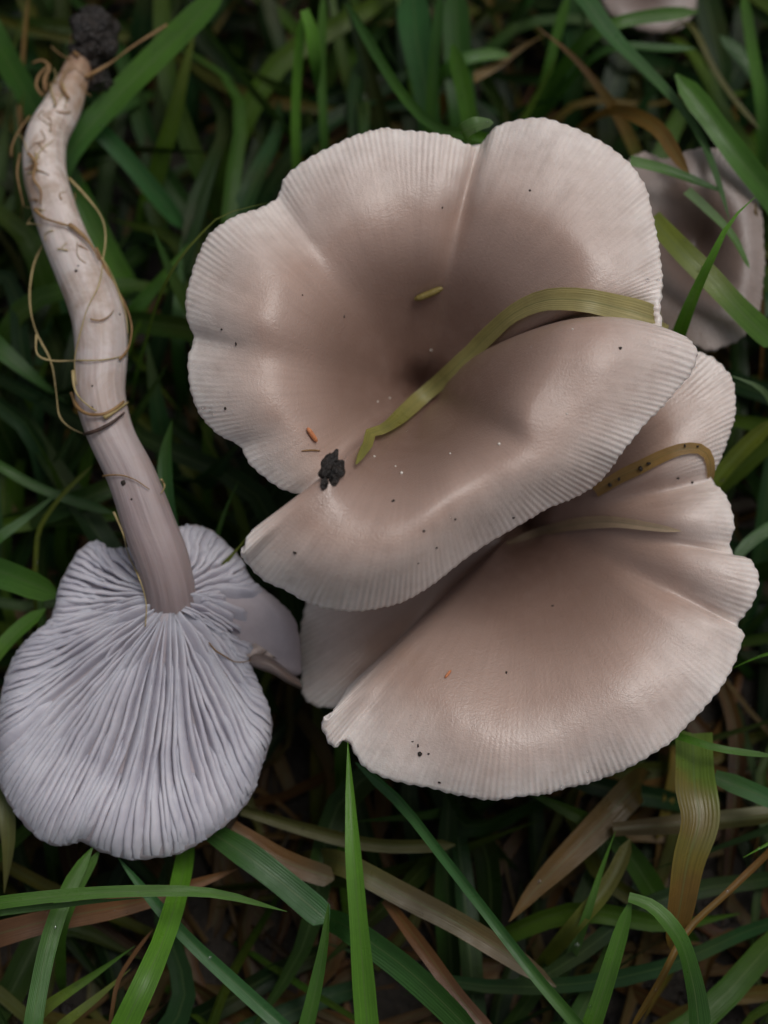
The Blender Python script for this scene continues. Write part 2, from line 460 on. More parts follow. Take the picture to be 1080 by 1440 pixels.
def mushroom(name, label, center, zc, ent, nr, mat, seed, foot, stem_r=0.45,  step=1.9, depth=0.74, freq=12.0, wav=0.05, group='mushrooms growing in a cluster'):
    P, r, arc, m = cap_grid(center, zc, ent, nr, step, seed=seed, wav=wav, hole=0.45 if nr > 60 else 0.0)
    rows, rad, stv, Pt, arcp = shell(P, r, arc, 0.42, 0.10, seed, freq=freq, depth=depth)
    base = np.array([foot[0], foot[1], soil_h(np.array(foot[0]), np.array(foot[1]))])
    root = empty(name, base)
    tag(root, label, 'mushroom', group)
    f = grid_faces(rows.shape[0], rows.shape[1], True)
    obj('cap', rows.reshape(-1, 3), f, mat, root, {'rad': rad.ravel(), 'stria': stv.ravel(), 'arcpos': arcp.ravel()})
    sub = Pt[::2, ::4]
    add_solid(sub.reshape(-1, 3), grid_faces(sub.shape[0], sub.shape[1], True))
    top = U(center[0], center[1], zc) * np.array([1, 1, 0]) + np.array([0, 0, zc - 0.95])
    pts = catmull([base - [0, 0, 0.3], base * 0.6 + top * 0.4 + [0.1, 0.05, 0], top], 14)
    v, F, ring = tube(pts, np.linspace(stem_r, stem_r * 0.9, 14), 20, 0.05, seed)
    ang = np.tile(np.linspace(0, 1, 20, endpoint=False), 14)
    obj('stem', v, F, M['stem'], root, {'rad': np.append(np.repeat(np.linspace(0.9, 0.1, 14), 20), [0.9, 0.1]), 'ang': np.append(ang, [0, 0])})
    return root, m

# --- the large funnel cap with its front lobe rolled over
cA = (590, 548)
A = [
 (540,181,4.70,4.78,.80),(500,191,4.66,4.80,.78),(460,208,4.62,4.80,.78),(422,230,4.58,4.75,.78),(400,252,4.52,4.68,.78),(388,279,4.42,4.55,.78),
 (370,291,4.44,4.60,.76),(345,298,4.50,4.72,.74),(318,310,4.52,4.82,.72),(293,333,4.50,4.88,.70),(274,370,4.46,4.90,.70),(262,415,4.40,4.88,.70),
 (263,452,4.28,4.72,.72),(272,474,4.20,4.62,.72),(264,508,4.20,4.64,.70),(267,545,4.16,4.66,.70),(280,580,4.10,4.62,.70),(305,610,4.06,4.52,.70),
 (338,630,4.05,4.42,.72),(350,651,4.04,4.36,.74),(371,671,4.02,4.28,.76),(400,689,3.98,4.15,.80),(424,696,3.90,4.02,.85,0,2),
 # wall up to the front lobe
 (428,694,4.21,4.50,.75,6,2),(400,720,4.95,4.98,.62,6,0),(366,737,5.02,5.20,.58,4,0),(348,753,5.02,5.30,.56),(344,775,4.98,5.34,.55),(351,796,4.58,5.36,.54),
 (370,815,4.52,5.32,.60),(400,830,4.46,5.32,.64),(425,844,4.40,5.32,.64),(460,857,4.34,5.32,.64),(500,860,4.30,5.32,.64),(540,854,4.28,5.32,.64),
 (570,845,4.28,5.32,.64),(600,828,4.30,5.32,.64),(640,798,4.36,5.32,.64),(670,775,4.38,5.32,.64),(725,742,4.42,5.32,.64),(770,716,4.46,5.38,.64),
 (820,694,4.46,5.38,.64),(850,671,4.59,5.38,.64),(872,640,4.90,5.48,.52,0,-4),(910,595,4.98,5.50,.52,0,-14),(950,551,5.02,5.50,.54,-4,-28),
 (974,517,5.06,5.50,.56,-8,-44),(980,493,5.08,5.48,.58,-8,-56),(968,476,5.06,5.42,.60,-6,-62),(945,466,4.98,5.20,.66,0,-58),
 # and down again behind it, to the right lobe
 (925,452,4.75,4.45,.75,-8,-36),(922,434,4.80,4.60,.80,-4,-30),(929,410,4.82,4.82,.80,0,-14),(931,380,4.80,4.96,.76),(925,340,4.78,5.04,.74),(917,296,4.76,5.06,.74),
 (904,255,4.76,5.06,.74),(880,224,4.78,5.06,.74),(842,197,4.80,5.02,.76),(800,176,4.82,5.00,.78),(760,167,4.82,4.96,.80),(724,169,4.80,4.90,.82),
 (696,179,4.74,4.80,.84),(681,196,4.58,4.55,.86),(671,207,4.50,4.40,.86),(660,203,4.62,4.62,.84),(636,193,4.70,4.74,.82),(590,185,4.72,4.78,.82),
]
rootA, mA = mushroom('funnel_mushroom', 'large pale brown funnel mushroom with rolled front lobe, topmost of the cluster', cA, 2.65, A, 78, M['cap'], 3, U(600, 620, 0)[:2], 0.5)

# --- the lower cap
cC = (735, 735)
C = [
 (980,496,3.60,3.62,.80),(1005,505,3.60,3.66,.80),(1025,526,3.56,3.70,.78),(1035,560,3.54,3.74,.76),(1027,610,3.48,3.70,.76),(1012,650,3.34,3.52,.78),(1001,675,3.18,3.16,.82),
 (1016,690,3.32,3.44,.80),(1028,712,3.38,3.56,.78),(1032,742,3.36,3.56,.78),(1027,766,3.24,3.40,.80),(1030,778,3.18,3.28,.82),(1054,786,3.30,3.46,.80),
 (1066,812,3.30,3.52,.78),(1060,845,3.20,3.42,.78),(1046,866,3.08,3.22,.80),(1036,880,3.00,3.06,.80),(1045,888,3.06,3.24,.78),(1040,916,3.04,3.36,.72),
 (1018,960,3.14,3.37,.76),(982,1005,3.08,3.39,.76),(940,1045,3.02,3.40,.76),(890,1077,2.96,3.39,.76),(840,1097,2.92,3.37,.76),(790,1111,2.88,3.35,.76),
 (740,1121,2.86,3.33,.76),(690,1125,2.84,3.31,.76),(640,1117,2.84,3.29,.76),(590,1105,2.84,3.27,.76),(545,1095,2.86,3.25,.76),(513,1079,2.88,3.21,.76),
 (497,1055,2.94,3.15,.76),(488,1041,2.98,3.09,.76),(474,1045,3.00,3.07,.76),(458,1032,2.84,3.08,.64),(463,1010,2.98,2.97,.76),(480,982,2.78,2.92,.70),
 (487,968,2.2,2.2,.80),(482,984,1.45,1.5,.80),(466,994,1.35,1.5,.80),(445,992,1.35,1.6,.78),(428,981,1.4,1.66,.78),(423,945,1.5,1.74,.78),(421,905,1.6,1.8,.78),
 (428,862,1.8,1.9,.78),(450,810,2.1,2.2,.8),(500,760,2.4,2.5,.8),(570,715,3.0,3.0,.8),(650,665,3.2,3.2,.8),(740,610,3.4,3.4,.8),(830,555,3.5,3.5,.8),(910,515,3.58,3.58,.8),
]
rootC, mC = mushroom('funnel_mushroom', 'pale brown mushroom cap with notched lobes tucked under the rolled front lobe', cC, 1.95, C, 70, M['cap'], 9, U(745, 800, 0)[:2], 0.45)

# --- the brown cap behind, half hidden by grass
cE = (978, 345)
E_ = [
 (988,208,2.95,3.0,.75),(960,214,2.90,3.0,.75),(935,224,2.80,2.9,.75),(905,214,2.8,2.9,.75),(880,228,2.8,2.9,.75),(862,280,2.8,2.9,.75),(858,340,2.8,2.9,.75),(872,400,2.8,2.9,.75),
 (910,450,2.85,2.95,.75),(950,476,2.9,3.0,.75),(980,487,2.95,3.02,.75),(998,492,2.95,3.02,.75),(1022,486,2.9,3.0,.75),(1048,471,2.85,3.0,.75),(1066,440,2.8,2.95,.75),
 (1074,390,2.8,2.9,.75),(1074,330,2.8,2.9,.75),(1066,275,2.85,2.95,.75),(1050,236,2.9,3.0,.75),(1020,213,2.95,3.0,.75),
]
rootE, mE = mushroom('funnel_mushroom', 'shade-toned brown mushroom cap half hidden by green grass leaves', cE, 2.35, E_, 40, M['cap_dark'], 15, U(985, 390, 0)[:2], 0.35, 2.2, 0.8)

# --- a small cap deeper in the grass
cF = (905, -12)
F_ = [(905,-76,0.85,0.92,.7),(860,-70,0.85,0.92,.7),(838,-42,0.85,0.92,.7),(842,-10,0.85,0.92,.7),(862,20,0.85,0.92,.7),(900,40,0.85,0.92,.7),(940,44,0.85,0.92,.7),(970,26,0.85,0.92,.7),(980,-14,0.85,0.92,.7),(960,-58,0.85,0.92,.7)]
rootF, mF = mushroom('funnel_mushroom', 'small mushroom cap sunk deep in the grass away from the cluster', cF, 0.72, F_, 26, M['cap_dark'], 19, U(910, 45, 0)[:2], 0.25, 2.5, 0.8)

# --- the picked mushroom lying gills up
cD = (238, 842)
D = [
 (186,779,2.45,2.5,.85),(176,772,2.40,2.5,.85),(147,771,2.36,2.46,.85),(132,762,2.30,2.4,.85),(112,773,2.26,2.4,.85),(97,796,2.24,2.4,.85),(82,826,2.22,2.4,.85),(77,850,2.20,2.4,.85),
 (64,880,2.16,2.35,.85),(32,905,2.06,2.3,.85),(12,938,1.98,2.25,.85),(2,975,1.92,2.2,.85),(-6,1015,1.90,2.2,.85),(-8,1060,1.90,2.2,.85),(0,1104,1.92,2.2,.85),(12,1132,1.94,2.22,.85),
 (31,1156,1.96,2.25,.85),(56,1180,1.98,2.28,.85),(86,1190,2.00,2.3,.85),(118,1185,2.02,2.3,.85),(136,1196,2.02,2.3,.85),(170,1207,2.04,2.32,.85),(214,1209,2.06,2.34,.85),(250,1200,2.06,2.34,.85),
 (290,1180,2.06,2.34,.85),(330,1149,2.04,2.32,.85),(359,1110,2.02,2.3,.85),(368,1080,2.00,2.3,.85),(380,1045,2.00,2.28,.85),(383,1014,2.00,2.28,.85),(371,980,2.06,2.32,.85),(360,955,2.14,2.36,.85),
 (353,930,2.22,2.38,.85),(362,922,2.18,2.34,.85),(388,937,2.0,2.3,.85),(412,952,1.95,2.25,.85),(422,948,1.95,2.22,.85),(424,925,1.98,2.22,.85),(422,900,2.0,2.24,.85),(414,870,2.05,2.28,.85),
 (386,840,2.14,2.34,.85),(352,811,2.22,2.38,.85),(340,786,2.26,2.4,.85),(320,765,2.30,2.42,.85),(296,745,2.34,2.44,.85),(270,738,2.38,2.46,.85),(254,741,2.42,2.48,.85),(228,752,2.46,2.5,.85),(204,765,2.46,2.5,.85),
]
P, r, arc, mD = cap_grid(cD, 2.95, D, 44, 2.6, power=1.0, seed=31, wav=0.05, hole=0.0)
nD = grid_normals(P)
rows, rad, stv, Pt, arcp = shell(P, r, arc, 0.5, 0.10, 31, freq=9, amp=0.004, depth=0.8)
stem_px = [(246,880,2.1,46),(243,862,2.42,41),(239,840,2.68,37),(235,818,2.86,36),(228,790,3.0,37),(211,745,3.12,37),(184,672,3.25,34),(155,607,3.25,33),(143,555,3.25,35),(144,492,3.25,38),(140,450,3.25,39),
           (118,390,3.22,37),(96,340,3.2,34),(75,285,3.15,33),(63,240,3.1,34),(66,193,3.05,33),(88,150,3.0,30),(101,118,2.95,25),(112,90,2.9,21),(124,68,2.85,18)]
sp = np.array(stem_px, float)
spts = catmull(np.column_stack([U(sp[:, 0], sp[:, 1], sp[:, 2]), sp[:, 3] / 108.0]), 90)
rootD = empty('picked_mushroom', [*U(200, 1000, 0)[:2], 0.1])
tag(rootD, 'picked mushroom lying upturned on the grass with lilac grey gills and long stem', 'mushroom')
capD = obj('cap', rows.reshape(-1, 3), grid_faces(rows.shape[0], rows.shape[1], True), M['gill_flesh'], rootD, {'rad': rad.ravel(), 'stria': stv.ravel()})
# skin on the far side of the cap
capD.data.materials.append(M['cap'])
nt_ = rows.shape[1]; npoly = len(capD.data.polygons)
mi = np.zeros(npoly, np.int32); mi[(44 - 1) * nt_:] = 1
capD.data.polygons.foreach_set('material_index', mi)
v, Fc, ring = tube(spts[:, :3], spts[:, 3], 28, 0.07, 5)
along = np.repeat(np.linspace(0, 1, 90), 28)
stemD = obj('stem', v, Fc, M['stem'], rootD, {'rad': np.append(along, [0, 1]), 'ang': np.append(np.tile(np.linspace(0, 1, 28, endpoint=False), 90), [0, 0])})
add_solid(v, Fc)
# the corner of the rim curled over, skin side showing
q = catmull(np.array([(351,926,2.42,10),(360,919,2.52,22),(378,921,2.55,26),(400,936,2.45,24),(424,957,2.15,14)], float), 16)
fl = []
for i, a in enumerate(np.linspace(0, np.pi, 9)):
    fl.append(U(q[:, 0] - q[:, 3] * .10 * np.cos(a), q[:, 1] + q[:, 3] * (.5 - .5 * np.cos(a)), q[:, 2] - .35 + .35 * np.sin(a)))
fl = np.stack(fl, 0)
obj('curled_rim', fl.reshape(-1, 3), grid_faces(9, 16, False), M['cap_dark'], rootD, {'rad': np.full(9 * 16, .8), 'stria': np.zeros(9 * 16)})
# gills, one by one
NG = 160
gw = SNoise(77, 0.9, 2); gw2 = SNoise(78, 2.2, 2)
ntD = P.shape[1]
arcn = arc / arc[-1]
keys = np.sort((np.arange(NG) + rng.uniform(-0.22, 0.22, NG)) / NG)
GV, GF = [], []
for k, a0 in enumerate(keys):
    ord_ = k % 4
    r0 = [0.05, 0.52, 0.20, 0.66][ord_] + rng.uniform(-0.02, 0.06)
    r1 = rng.uniform(0.982, 1.0)
    mk = mD[int(np.interp(a0, arcn, np.arange(ntD))) % ntD]
    if mk[0] > 372 and 800 < mk[1] < 960:          # the lobe beside the other caps is nearly smooth
        if ord_ not in (0, 2): continue
        r1 = rng.uniform(.45, .62)
    n = 18 if ord_ in (0, 2) else 12
    rr = np.linspace(r0, r1, n)
    wob = 0.017 * gw(np.stack([rr * 1.2, rr * 0 + a0 * 9], -1)) * rr + 0.0022 * gw2(np.stack([rr * 2.4, rr * 0 + k * 1.7], -1))
    aa = (a0 + wob * 0.55) % 1.0
    tj = np.interp(aa, arcn, np.arange(ntD))
    ri = np.interp(rr, r, np.arange(len(r)))
    def samp(X):
        i0 = np.floor(ri).astype(int); i1 = np.minimum(i0 + 1, len(r) - 1); fi = (ri - i0)[:, None]
        j0 = np.floor(tj).astype(int) % ntD; j1 = (j0 + 1) % ntD; fj = (tj - np.floor(tj))[:, None]
        return (X[i0, j0] * (1 - fi) + X[i1, j0] * fi) * (1 - fj) + (X[i0, j1] * (1 - fi) + X[i1, j1] * fi) * fj
    B0 = samp(P); Nn = samp(nD); Nn /= np.linalg.norm(Nn, axis=1)[:, None]
    T = np.gradient(B0, axis=0); T /= np.linalg.norm(T, axis=1)[:, None] + 1e-9
    S = np.cross(T, Nn)
    q = (rr - r0) / (r1 - r0)
    hgt = (0.15 if ord_ in (0, 2) else 0.12) * np.minimum(1, q * 6) * (1 - 0.60 * rr ** 3) * np.sqrt(np.clip((1 - q) / .10, 0.0, 1))
    hgt = hgt * (1 + 0.16 * gw2(np.stack([rr * 3, rr * 0 + k], -1)))
    wdt = np.minimum((0.020 + 0.020 * rr) * rng.uniform(0.85, 1.2), 0.05) * (0.35 + 0.65 * np.minimum(1, q * 4))
    lean = 0.05 * gw(np.stack([rr, rr * 0 + a0 * 12 + 5], -1)) + rng.normal(0, 0.02)
    prof = [(-1.5, -0.04, 0), (-1.0, .55, .5), (-.75, .90, .9), (0, 1.0, 1), (.75, .90, .9), (1.0, .55, .5), (1.5, -0.04, 0)]
    V = np.stack([B0 + S * (wdt * a_)[:, None] + Nn * (hgt * b_)[:, None] + S * (lean * c_)[:, None] for a_, b_, c_ in prof], 1).reshape(-1, 3)
    f = grid_faces(n, len(prof), False)
    obj('gill', V, f, M['gill'], capD)
    add_solid(V, f)
# earth clinging to the foot of the stem
def lump(c, rad_, seed, sub=3, amp=0.35, freq=0.5, sq=(1, 1, 1)):
    import bmesh
    bm = bmesh.new(); bmesh.ops.create_icosphere(bm, subdivisions=sub, radius=1.0)
    v = np.array([q.co[:] for q in bm.verts]); f = [tuple(x.index for x in q.verts) for q in bm.faces]; bm.free()
    d = 1 + amp * SNoise(seed, freq)(v) + amp * 0.5 * SNoise(seed + 1, freq * 2.6)(v)
    return v * d[:, None] * rad_ * np.array(sq) + np.asarray(c), f
for (x, y, z, rd, sd_) in [(134, 52, 2.9, .30, 1), (118, 72, 2.95, .20, 2), (150, 40, 2.75, .17, 3), (140, 112, 2.7, .16, 4), (128, 22, 2.85, .15, 5), (150, 66, 2.9, .15, 6)]:
    v, f = lump(U(x, y, z), rd * 1.12, 200 + sd_ * 3, 4, 0.26, 0.55); v = v + (v - v.mean(0)) * (0.16 * SNoise(300 + sd_, 3.2)(v))[:, None]
    obj('soil_clod', v, f, M['soil_clod'], rootD)

# BVH of everything solid: to lay things on real surfaces
BV = BVHTree.FromPolygons([Vector(p) for p in np.vstack(SOLIDS_V)], [q for s in SOLIDS_F for q in s])
def drape(px, py, lift=0.0, zdef=None):
    d = U(px, py, 0.0) - CAMP; d /= np.linalg.norm(d)
    h = BV.ray_cast(Vector(CAMP), Vector(d))
    if h[0] is None or (zdef is not None and h[0].z < zdef - 1.0):
        return U(px, py, zdef if zdef is not None else 1.0), np.array([0, 0, 1.0])
    n = np.array(h[1]); n = n if n[2] > 0 else -n
    return np.array(h[0]) - d * lift + n * lift * 0.3, n

# root threads and torn fibres on the picked stem
def thread(px, rpx, mat, n=26, zdef=3.2, name='root_thread', lift=0.02, parent=None, wig=0.02):
    q = catmull(np.array(px, float), n)
    pts = np.array([drape(a, b, lift + rpx / 108, zdef)[0] for a, b in q[:, :2]])
    for _ in range(2): pts[1:-1] = 0.5 * pts[1:-1] + 0.25 * (pts[:-2] + pts[2:])
    pts[:, :2] += wig * SNoise(int(px[0][0]) + n, 0.9)(pts)[:, None]
    rr = rpx * .72 / 108 * np.linspace(1, 0.5, n) * (1 + .35 * SNoise(int(px[0][1]), 1.2)(pts))
    v, f, _ = tube(pts, np.clip(rr, 0.006, None), 6)
    return obj(name, v, f, mat, parent or rootD)
thread([(97,250),(125,283),(147,314),(151,339),(144,375),(140,400),(123,433),(112,473),(105,517),(107,543)], 2.2, M['fibre'], 40)
thread([(133,350),(158,395),(178,430),(187,460),(180,490),(168,505)], 3.4, M['fibre_brown'], 30)
thread([(140,365),(162,402),(174,440),(178,470)], 2.2, M['fibre'], 24)
thread([(59,345),(47,370),(42,400),(52,470),(72,508),(80,560),(84,588),(100,602),(118,610)], 2.4, M['fibre'], 44, zdef=3.0)
thread([(52,470),(54,500),(75,507),(105,507),(140,505),(178,498)], 2.4, M['fibre'], 30)
thread([(100,552),(108,568),(125,582),(145,583),(165,572),(178,560)], 5.0, M['fibre_brown'], 24)
thread([(106,520),(112,556),(124,572),(134,580)], 3.0, M['fibre'], 20)
thread([(150,585),(166,575),(178,566)], 4.5, M['fibre'], 14)
thread([(120,610),(138,604),(158,594),(174,581)], 3.6, M['fibre_dark'], 18)
thread([(148,667),(175,668),(195,675),(212,687)], 1.8, M['fibre_brown'], 18)
thread([(224,676),(230,684),(226,694)], 3.6, M['fibre'], 10)
thread([(160,720),(172,748),(186,785),(200,820),(205,850),(204,880)], 2.4, M['fibre'], 26)
thread([(120,108),(150,92),(185,66),(236,34)], 4.0, M['fibre_brown'], 20, zdef=2.9)
thread([(96,318),(112,332),(128,350),(138,368)], 5.5, M['fibre_brown'], 20)
thread([(50,295),(62,305),(80,312),(98,318)], 4.5, M['fibre_brown'], 18)
thread([(42,215),(52,228),(48,250),(58,268),(56,290)], 4.0, M['fibre_brown'], 20)
thread([(30,215),(24,245),(28,270),(34,290)], 2.4, M['fibre_brown'], 18, zdef=3.0)
thread([(40,165),(28,182),(20,205),(18,218)], 2.6, M['fibre_brown'], 18, zdef=2.9)
thread([(76,150),(72,122),(80,105),(76,95)], 2.4, M['fibre'], 16, zdef=3.0)
thread([(96,140),(84,120),(92,104),(104,96)], 2.4, M['fibre_brown'], 16, zdef=3.0)
thread([(64,130),(60,112),(68,98),(58,86),(44,90)], 5.0, M['fibre_brown'], 20, zdef=2.8)
thread([(60,135),(52,120),(56,104),(70,92)], 4.0, M['fibre_brown'], 20, zdef=2.8)
thread([(110,80),(96,62),(100,50)], 3.0, M['fibre_brown'], 12, zdef=2.9)
thread([(40,313),(52,314),(60,316)], 1.8, M['fibre'], 8, zdef=3.1)
thread([(128,448),(140,452),(152,446),(158,438)], 1.6, M['fibre_brown'], 12)
thread([(292,905),(310,918),(335,930),(353,928)], 1.6, M['fibre_brown'], 16, zdef=2.6)

# fine torn hairs round the earthy end
gh = np.random.default_rng(5)
for i in range(34):
    k = gh.integers(0, 8); cx_, cy_, rr_ = [(66,193,33),(63,240,34),(75,285,33),(88,150,30),(101,118,25),(112,90,21),(96,340,34),(60,215,34)][k]
    a_ = gh.uniform(0, 6.28) if gh.random() < .4 else gh.uniform(2.2, 4.0)
    x_, y_ = cx_ + math.cos(a_) * rr_ * gh.uniform(.3, 1.0), cy_ + math.sin(a_) * rr_ * gh.uniform(.2, .7)
    d_ = gh.uniform(0, 6.28); l_ = gh.uniform(12, 34)
    thread([(x_, y_), (x_ + math.cos(d_) * l_ * .5 + gh.normal(0, 4), y_ + math.sin(d_) * l_ * .5 + gh.normal(0, 4)), (x_ + math.cos(d_ + gh.normal(0, .6)) * l_, y_ + math.sin(d_) * l_)],
           gh.uniform(1.0, 2.0), M['fibre_brown'] if gh.random() < .75 else M['fibre'], 9, zdef=2.95, name='root_hair', lift=0.0)

# ------------------------------------------------------------------ grass leaves
GREEN, BLUE, DARK, YEL = (0.078, 0.190, 0.022), (0.052, 0.158, 0.046), (0.040, 0.112, 0.020), (0.170, 0.205, 0.030)
BRIGHT, OLIVE, STRAW, RUST = (0.115, 0.285, 0.024), (0.125, 0.120, 0.035), (0.30, 0.225, 0.095), (0.20, 0.088, 0.030)
MUST, TAN, PINK, PALE = (0.20, 0.115, 0.022), (0.130, 0.095, 0.046), (0.17, 0.085, 0.052), (0.16, 0.25, 0.11)

def leaf_mesh(path, width, c0, c1=None, n=16, roll=0.0, fold=0.25, tip=True, base=0.75, seed=0, twist=0.0, wprof=None, hint=None, blotch=0.0, cols=5):
    P = catmull(np.asarray(path, float), n)
    T = np.gradient(P, axis=0); T /= np.linalg.norm(T, axis=1)[:, None] + 1e-9
    s = np.linspace(0, 1, n)
    H = np.array([0, -0.25, 1.0]) if hint is None else np.asarray(hint, float)
    S = np.cross(T, H); S /= np.linalg.norm(S, axis=1)[:, None] + 1e-6
    for i in range(1, n):
        if S[i] @ S[i - 1] < 0: S[i] = -S[i]
    for _ in range(3): S[1:-1] = 0.5 * S[1:-1] + 0.25 * (S[:-2] + S[2:])
    S /= np.linalg.norm(S, axis=1)[:, None] + 1e-6
    Nn = np.cross(S, T)
    a = roll + twist * (s - 0.5)
    S2 = S * np.cos(a)[:, None] + Nn * np.sin(a)[:, None]; N2 = -S * np.sin(a)[:, None] + Nn * np.cos(a)[:, None]
    if wprof is not None: wd = np.interp(s, np.linspace(0, 1, len(wprof)), wprof)
    else:
        wd = width * (base + (1 - base) * sstep(0, .35, s))
        if tip: wd = wd * np.clip(1 - np.clip((s - 0.45) / 0.55, 0, 1) ** 1.7, 0.03, 1)
    if not tip or wprof is not None:
        wd = wd * np.clip(np.sqrt(np.clip((1.0 - s) / .07, 0, 1)), .12, 1)
    wd = wd * (1 + 0.06 * SNoise(seed + 3, 0.8)(P))
    us = np.linspace(-1, 1, cols)
    V = P[:, None] + S2[:, None] * (us[None, :, None] * (wd / 2)[:, None, None]) + N2[:, None] * ((fold * (np.abs(us)[None] - 0.35)) * (wd / 2)[:, None])[..., None]
    c0 = np.array(c0); c1 = np.array(c0 if c1 is None else c1)
    g_ = sstep(0.15, 0.95, s + 0.12 * SNoise(seed + 9, 0.7)(P))
    c = c0[None] * (1 - g_)[:, None] + c1[None] * g_[:, None]
    c = np.repeat(c[:, None], cols, 1) * (1 + 0.10 * SNoise(seed + 11, 0.9)(V))[..., None]
    if blotch:
        k = sstep(0.05, 0.7, SNoise(seed + 13, 0.75)(V))[..., None] * blotch
        c = c * (1 - k) + np.array((0.20, 0.105, 0.028)) * k
    at = {'tint': np.clip(c, 0.002, 1).reshape(-1, 3), 'across': np.tile(us, n), 'along': np.repeat(s * np.linalg.norm(np.diff(P, axis=0), axis=1).sum(), cols)}
    return V.reshape(-1, 3), grid_faces(n, cols, False), at

LEAVES = []        # traced leaves, for dew
GR = 'grass leaves round the mushrooms'
def root_to_soil(p, toward):
    """carry a leaf's foot on down into the earth"""
    z0 = soil_h(np.array(p[0]), np.array(p[1]))
    d = np.array([toward[0], toward[1], 0]); k = max(p[2] - z0, 0.05)
    return [np.array([p[0] + d[0] * k * .30, p[1] + d[1] * k * .30, z0 + k * 0.45]), np.array([p[0] + d[0] * k * .42, p[1] + d[1] * k * .42, z0 - 0.08])]

def leaf(label, pts, wpx, c0, c1=None, z=(1.0, 1.0), tip=True, root=True, roll=None, fold=0.25, blotch=0.0, n=18, name='grass_leaf', wprof=None, twist=None, group=GR, on=None, cat='grass leaf', base=.75, lift_up=0.45):
    q = np.array([p[:2] for p in pts], float)
    d = np.concatenate([[0], np.cumsum(np.linalg.norm(np.diff(q, axis=0), axis=1))]); d /= d[-1]
    zz = np.interp(d, np.linspace(0, 1, len(z)), z)
    if zz.max() < 2.6: zz = zz + lift_up * (1 - d * .3)
    P3 = U(q[:, 0], q[:, 1], zz)
    w_ = wpx / 108.0
    wp = None if wprof is None else [x / 108.0 for x in wprof]
    if root:
        t = P3[0] - P3[1]; t = t / (np.linalg.norm(t[:2]) + 1e-6)
        ex = root_to_soil(P3[0], t[:2])
        P3 = np.vstack([ex[1], ex[0], P3])
        n += 5
        if wp is not None: wp = [wp[0] * .7] + wp
    sd_ = int(abs(pts[0][0] * 3 + pts[0][1] * 7 + pts[-1][0])) % 9999
    g_ = np.random.default_rng(sd_)
    v, f, at = leaf_mesh(P3, w_, c0, c1, n, g_.uniform(-.35, .35) if roll is None else roll, fold, tip, base, sd_, g_.uniform(-.5, .5) if twist is None else twist, wp, None, blotch)
    o = obj(name, v, f, M['leaf'], None, at)
    tag(o, label, cat, group)
    LEAVES.append(v)
    return o

L = leaf
# behind and left
L('broad wet blue-green grass leaf passing under the base of the picked stem', [(98,214),(160,140),(230,70),(318,-18)], 42, BLUE, GREEN, (2.3, 2.7, 3.2), tip=False, roll=.1)
L('wide green grass leaf arching beside the dirty stem base', [(-14,40),(18,100),(46,148),(66,205)], 40, GREEN, DARK, (2.0, 1.4, .8), tip=False)
L('thin upright rusty stalk left of the soil clod', [(30,330),(27,210),(32,100),(41,-10)], 9, RUST, MUST, (.8, 1.2, 1.8), tip=False, fold=.6, name='grass_stalk', cat='grass stalk')
L('blue-green grass leaf slanting from the stem towards the large cap', [(130,174),(180,225),(222,275),(262,325)], 29, BLUE, BLUE, (1.6, 1.3, .7), tip=False, roll=-.2)
L('dark green grass leaf leaning against the pale upper stem', [(100,255),(130,310),(160,370),(196,428)], 40, DARK, GREEN, (1.1, .9, .6), tip=False)
L('short green grass leaf pointing from stem to cap', [(182,446),(225,395),(266,342)], 28, DARK, GREEN, (.7, 1.2, 1.5), fold=.3)
L('bright upright grass leaf with its tip bent over, behind the large cap', [(417,226),(416,150),(420,80),(426,18)], 15, GREEN, BRIGHT, (.9, 1.6, 2.4), tip=False, roll=.2)
L('hanging bent tip of the bright upright grass leaf', [(428,14),(437,40),(443,80),(446,130)], 20, BRIGHT, DARK, (2.4, 2.2, 1.4), root=False)
L('narrow dark upright grass leaf beside the bent-tipped leaf', [(456,192),(452,100),(455,-12)], 14, DARK, GREEN, (.8, 1.4, 2.0), tip=False)
L('shiny green grass leaf curving down behind the notch of the large cap', [(668,190),(632,187),(597,167),(566,132),(530,76),(488,4)], 18, BRIGHT, DARK, (3.6, 3.4, 3.0, 2.6), tip=False, roll=.5)
L('broad dark blue-green upright leaf behind the large cap', [(604,168),(598,120),(585,50),(580,-20)], 48, DARK, BLUE, (.9, 1.4, 2.0), tip=False, wprof=[18, 34, 48, 56])
L('slim green upright leaf in front of the broad dark leaves', [(606,168),(611,80),(620,-12)], 17, GREEN, DARK, (1.1, 1.8, 2.4), tip=False)
L('another broad dark leaf rising behind the notch', [(652,170),(645,90),(640,-16)], 46, DARK, DARK, (.8, 1.2, 1.6), tip=False)
L('stubby dark green leaf with cut-off top above the notch', [(662,176),(650,116),(636,62)], 28, DARK, GREEN, (1.5, 2.0, 2.5), tip=False)
L('pale green leaf end curled over the notch of the large cap', [(664,196),(650,186),(666,176),(694,173)], 24, GREEN, PALE, (4.4, 4.72, 4.85, 4.7), roll=-.3, root=False, wprof=[14, 22, 22, 10])
L('pale stub of grass leaf above the yellow leaf', [(656,82),(690,76),(718,78)], 20, BLUE, GREEN, (1.3, 1.3), tip=False)
L('dead yellow-orange leaf lying behind the right lobe', [(650,118),(700,92),(742,62),(768,48)], 22, MUST, MUST, (1.0, 1.2), tip=True, blotch=.3)
L('arching leaf with rusty tip behind the right lobe', [(897,220),(871,166),(840,120),(800,74),(755,38)], 22, GREEN, RUST, (1.2, 2.2, 2.6), roll=.1, blotch=.5)
L('short green leaf stub near the rusty arching leaf', [(772,94),(784,45),(800,-8)], 17, GREEN, GREEN, (.9, 1.6), tip=False)
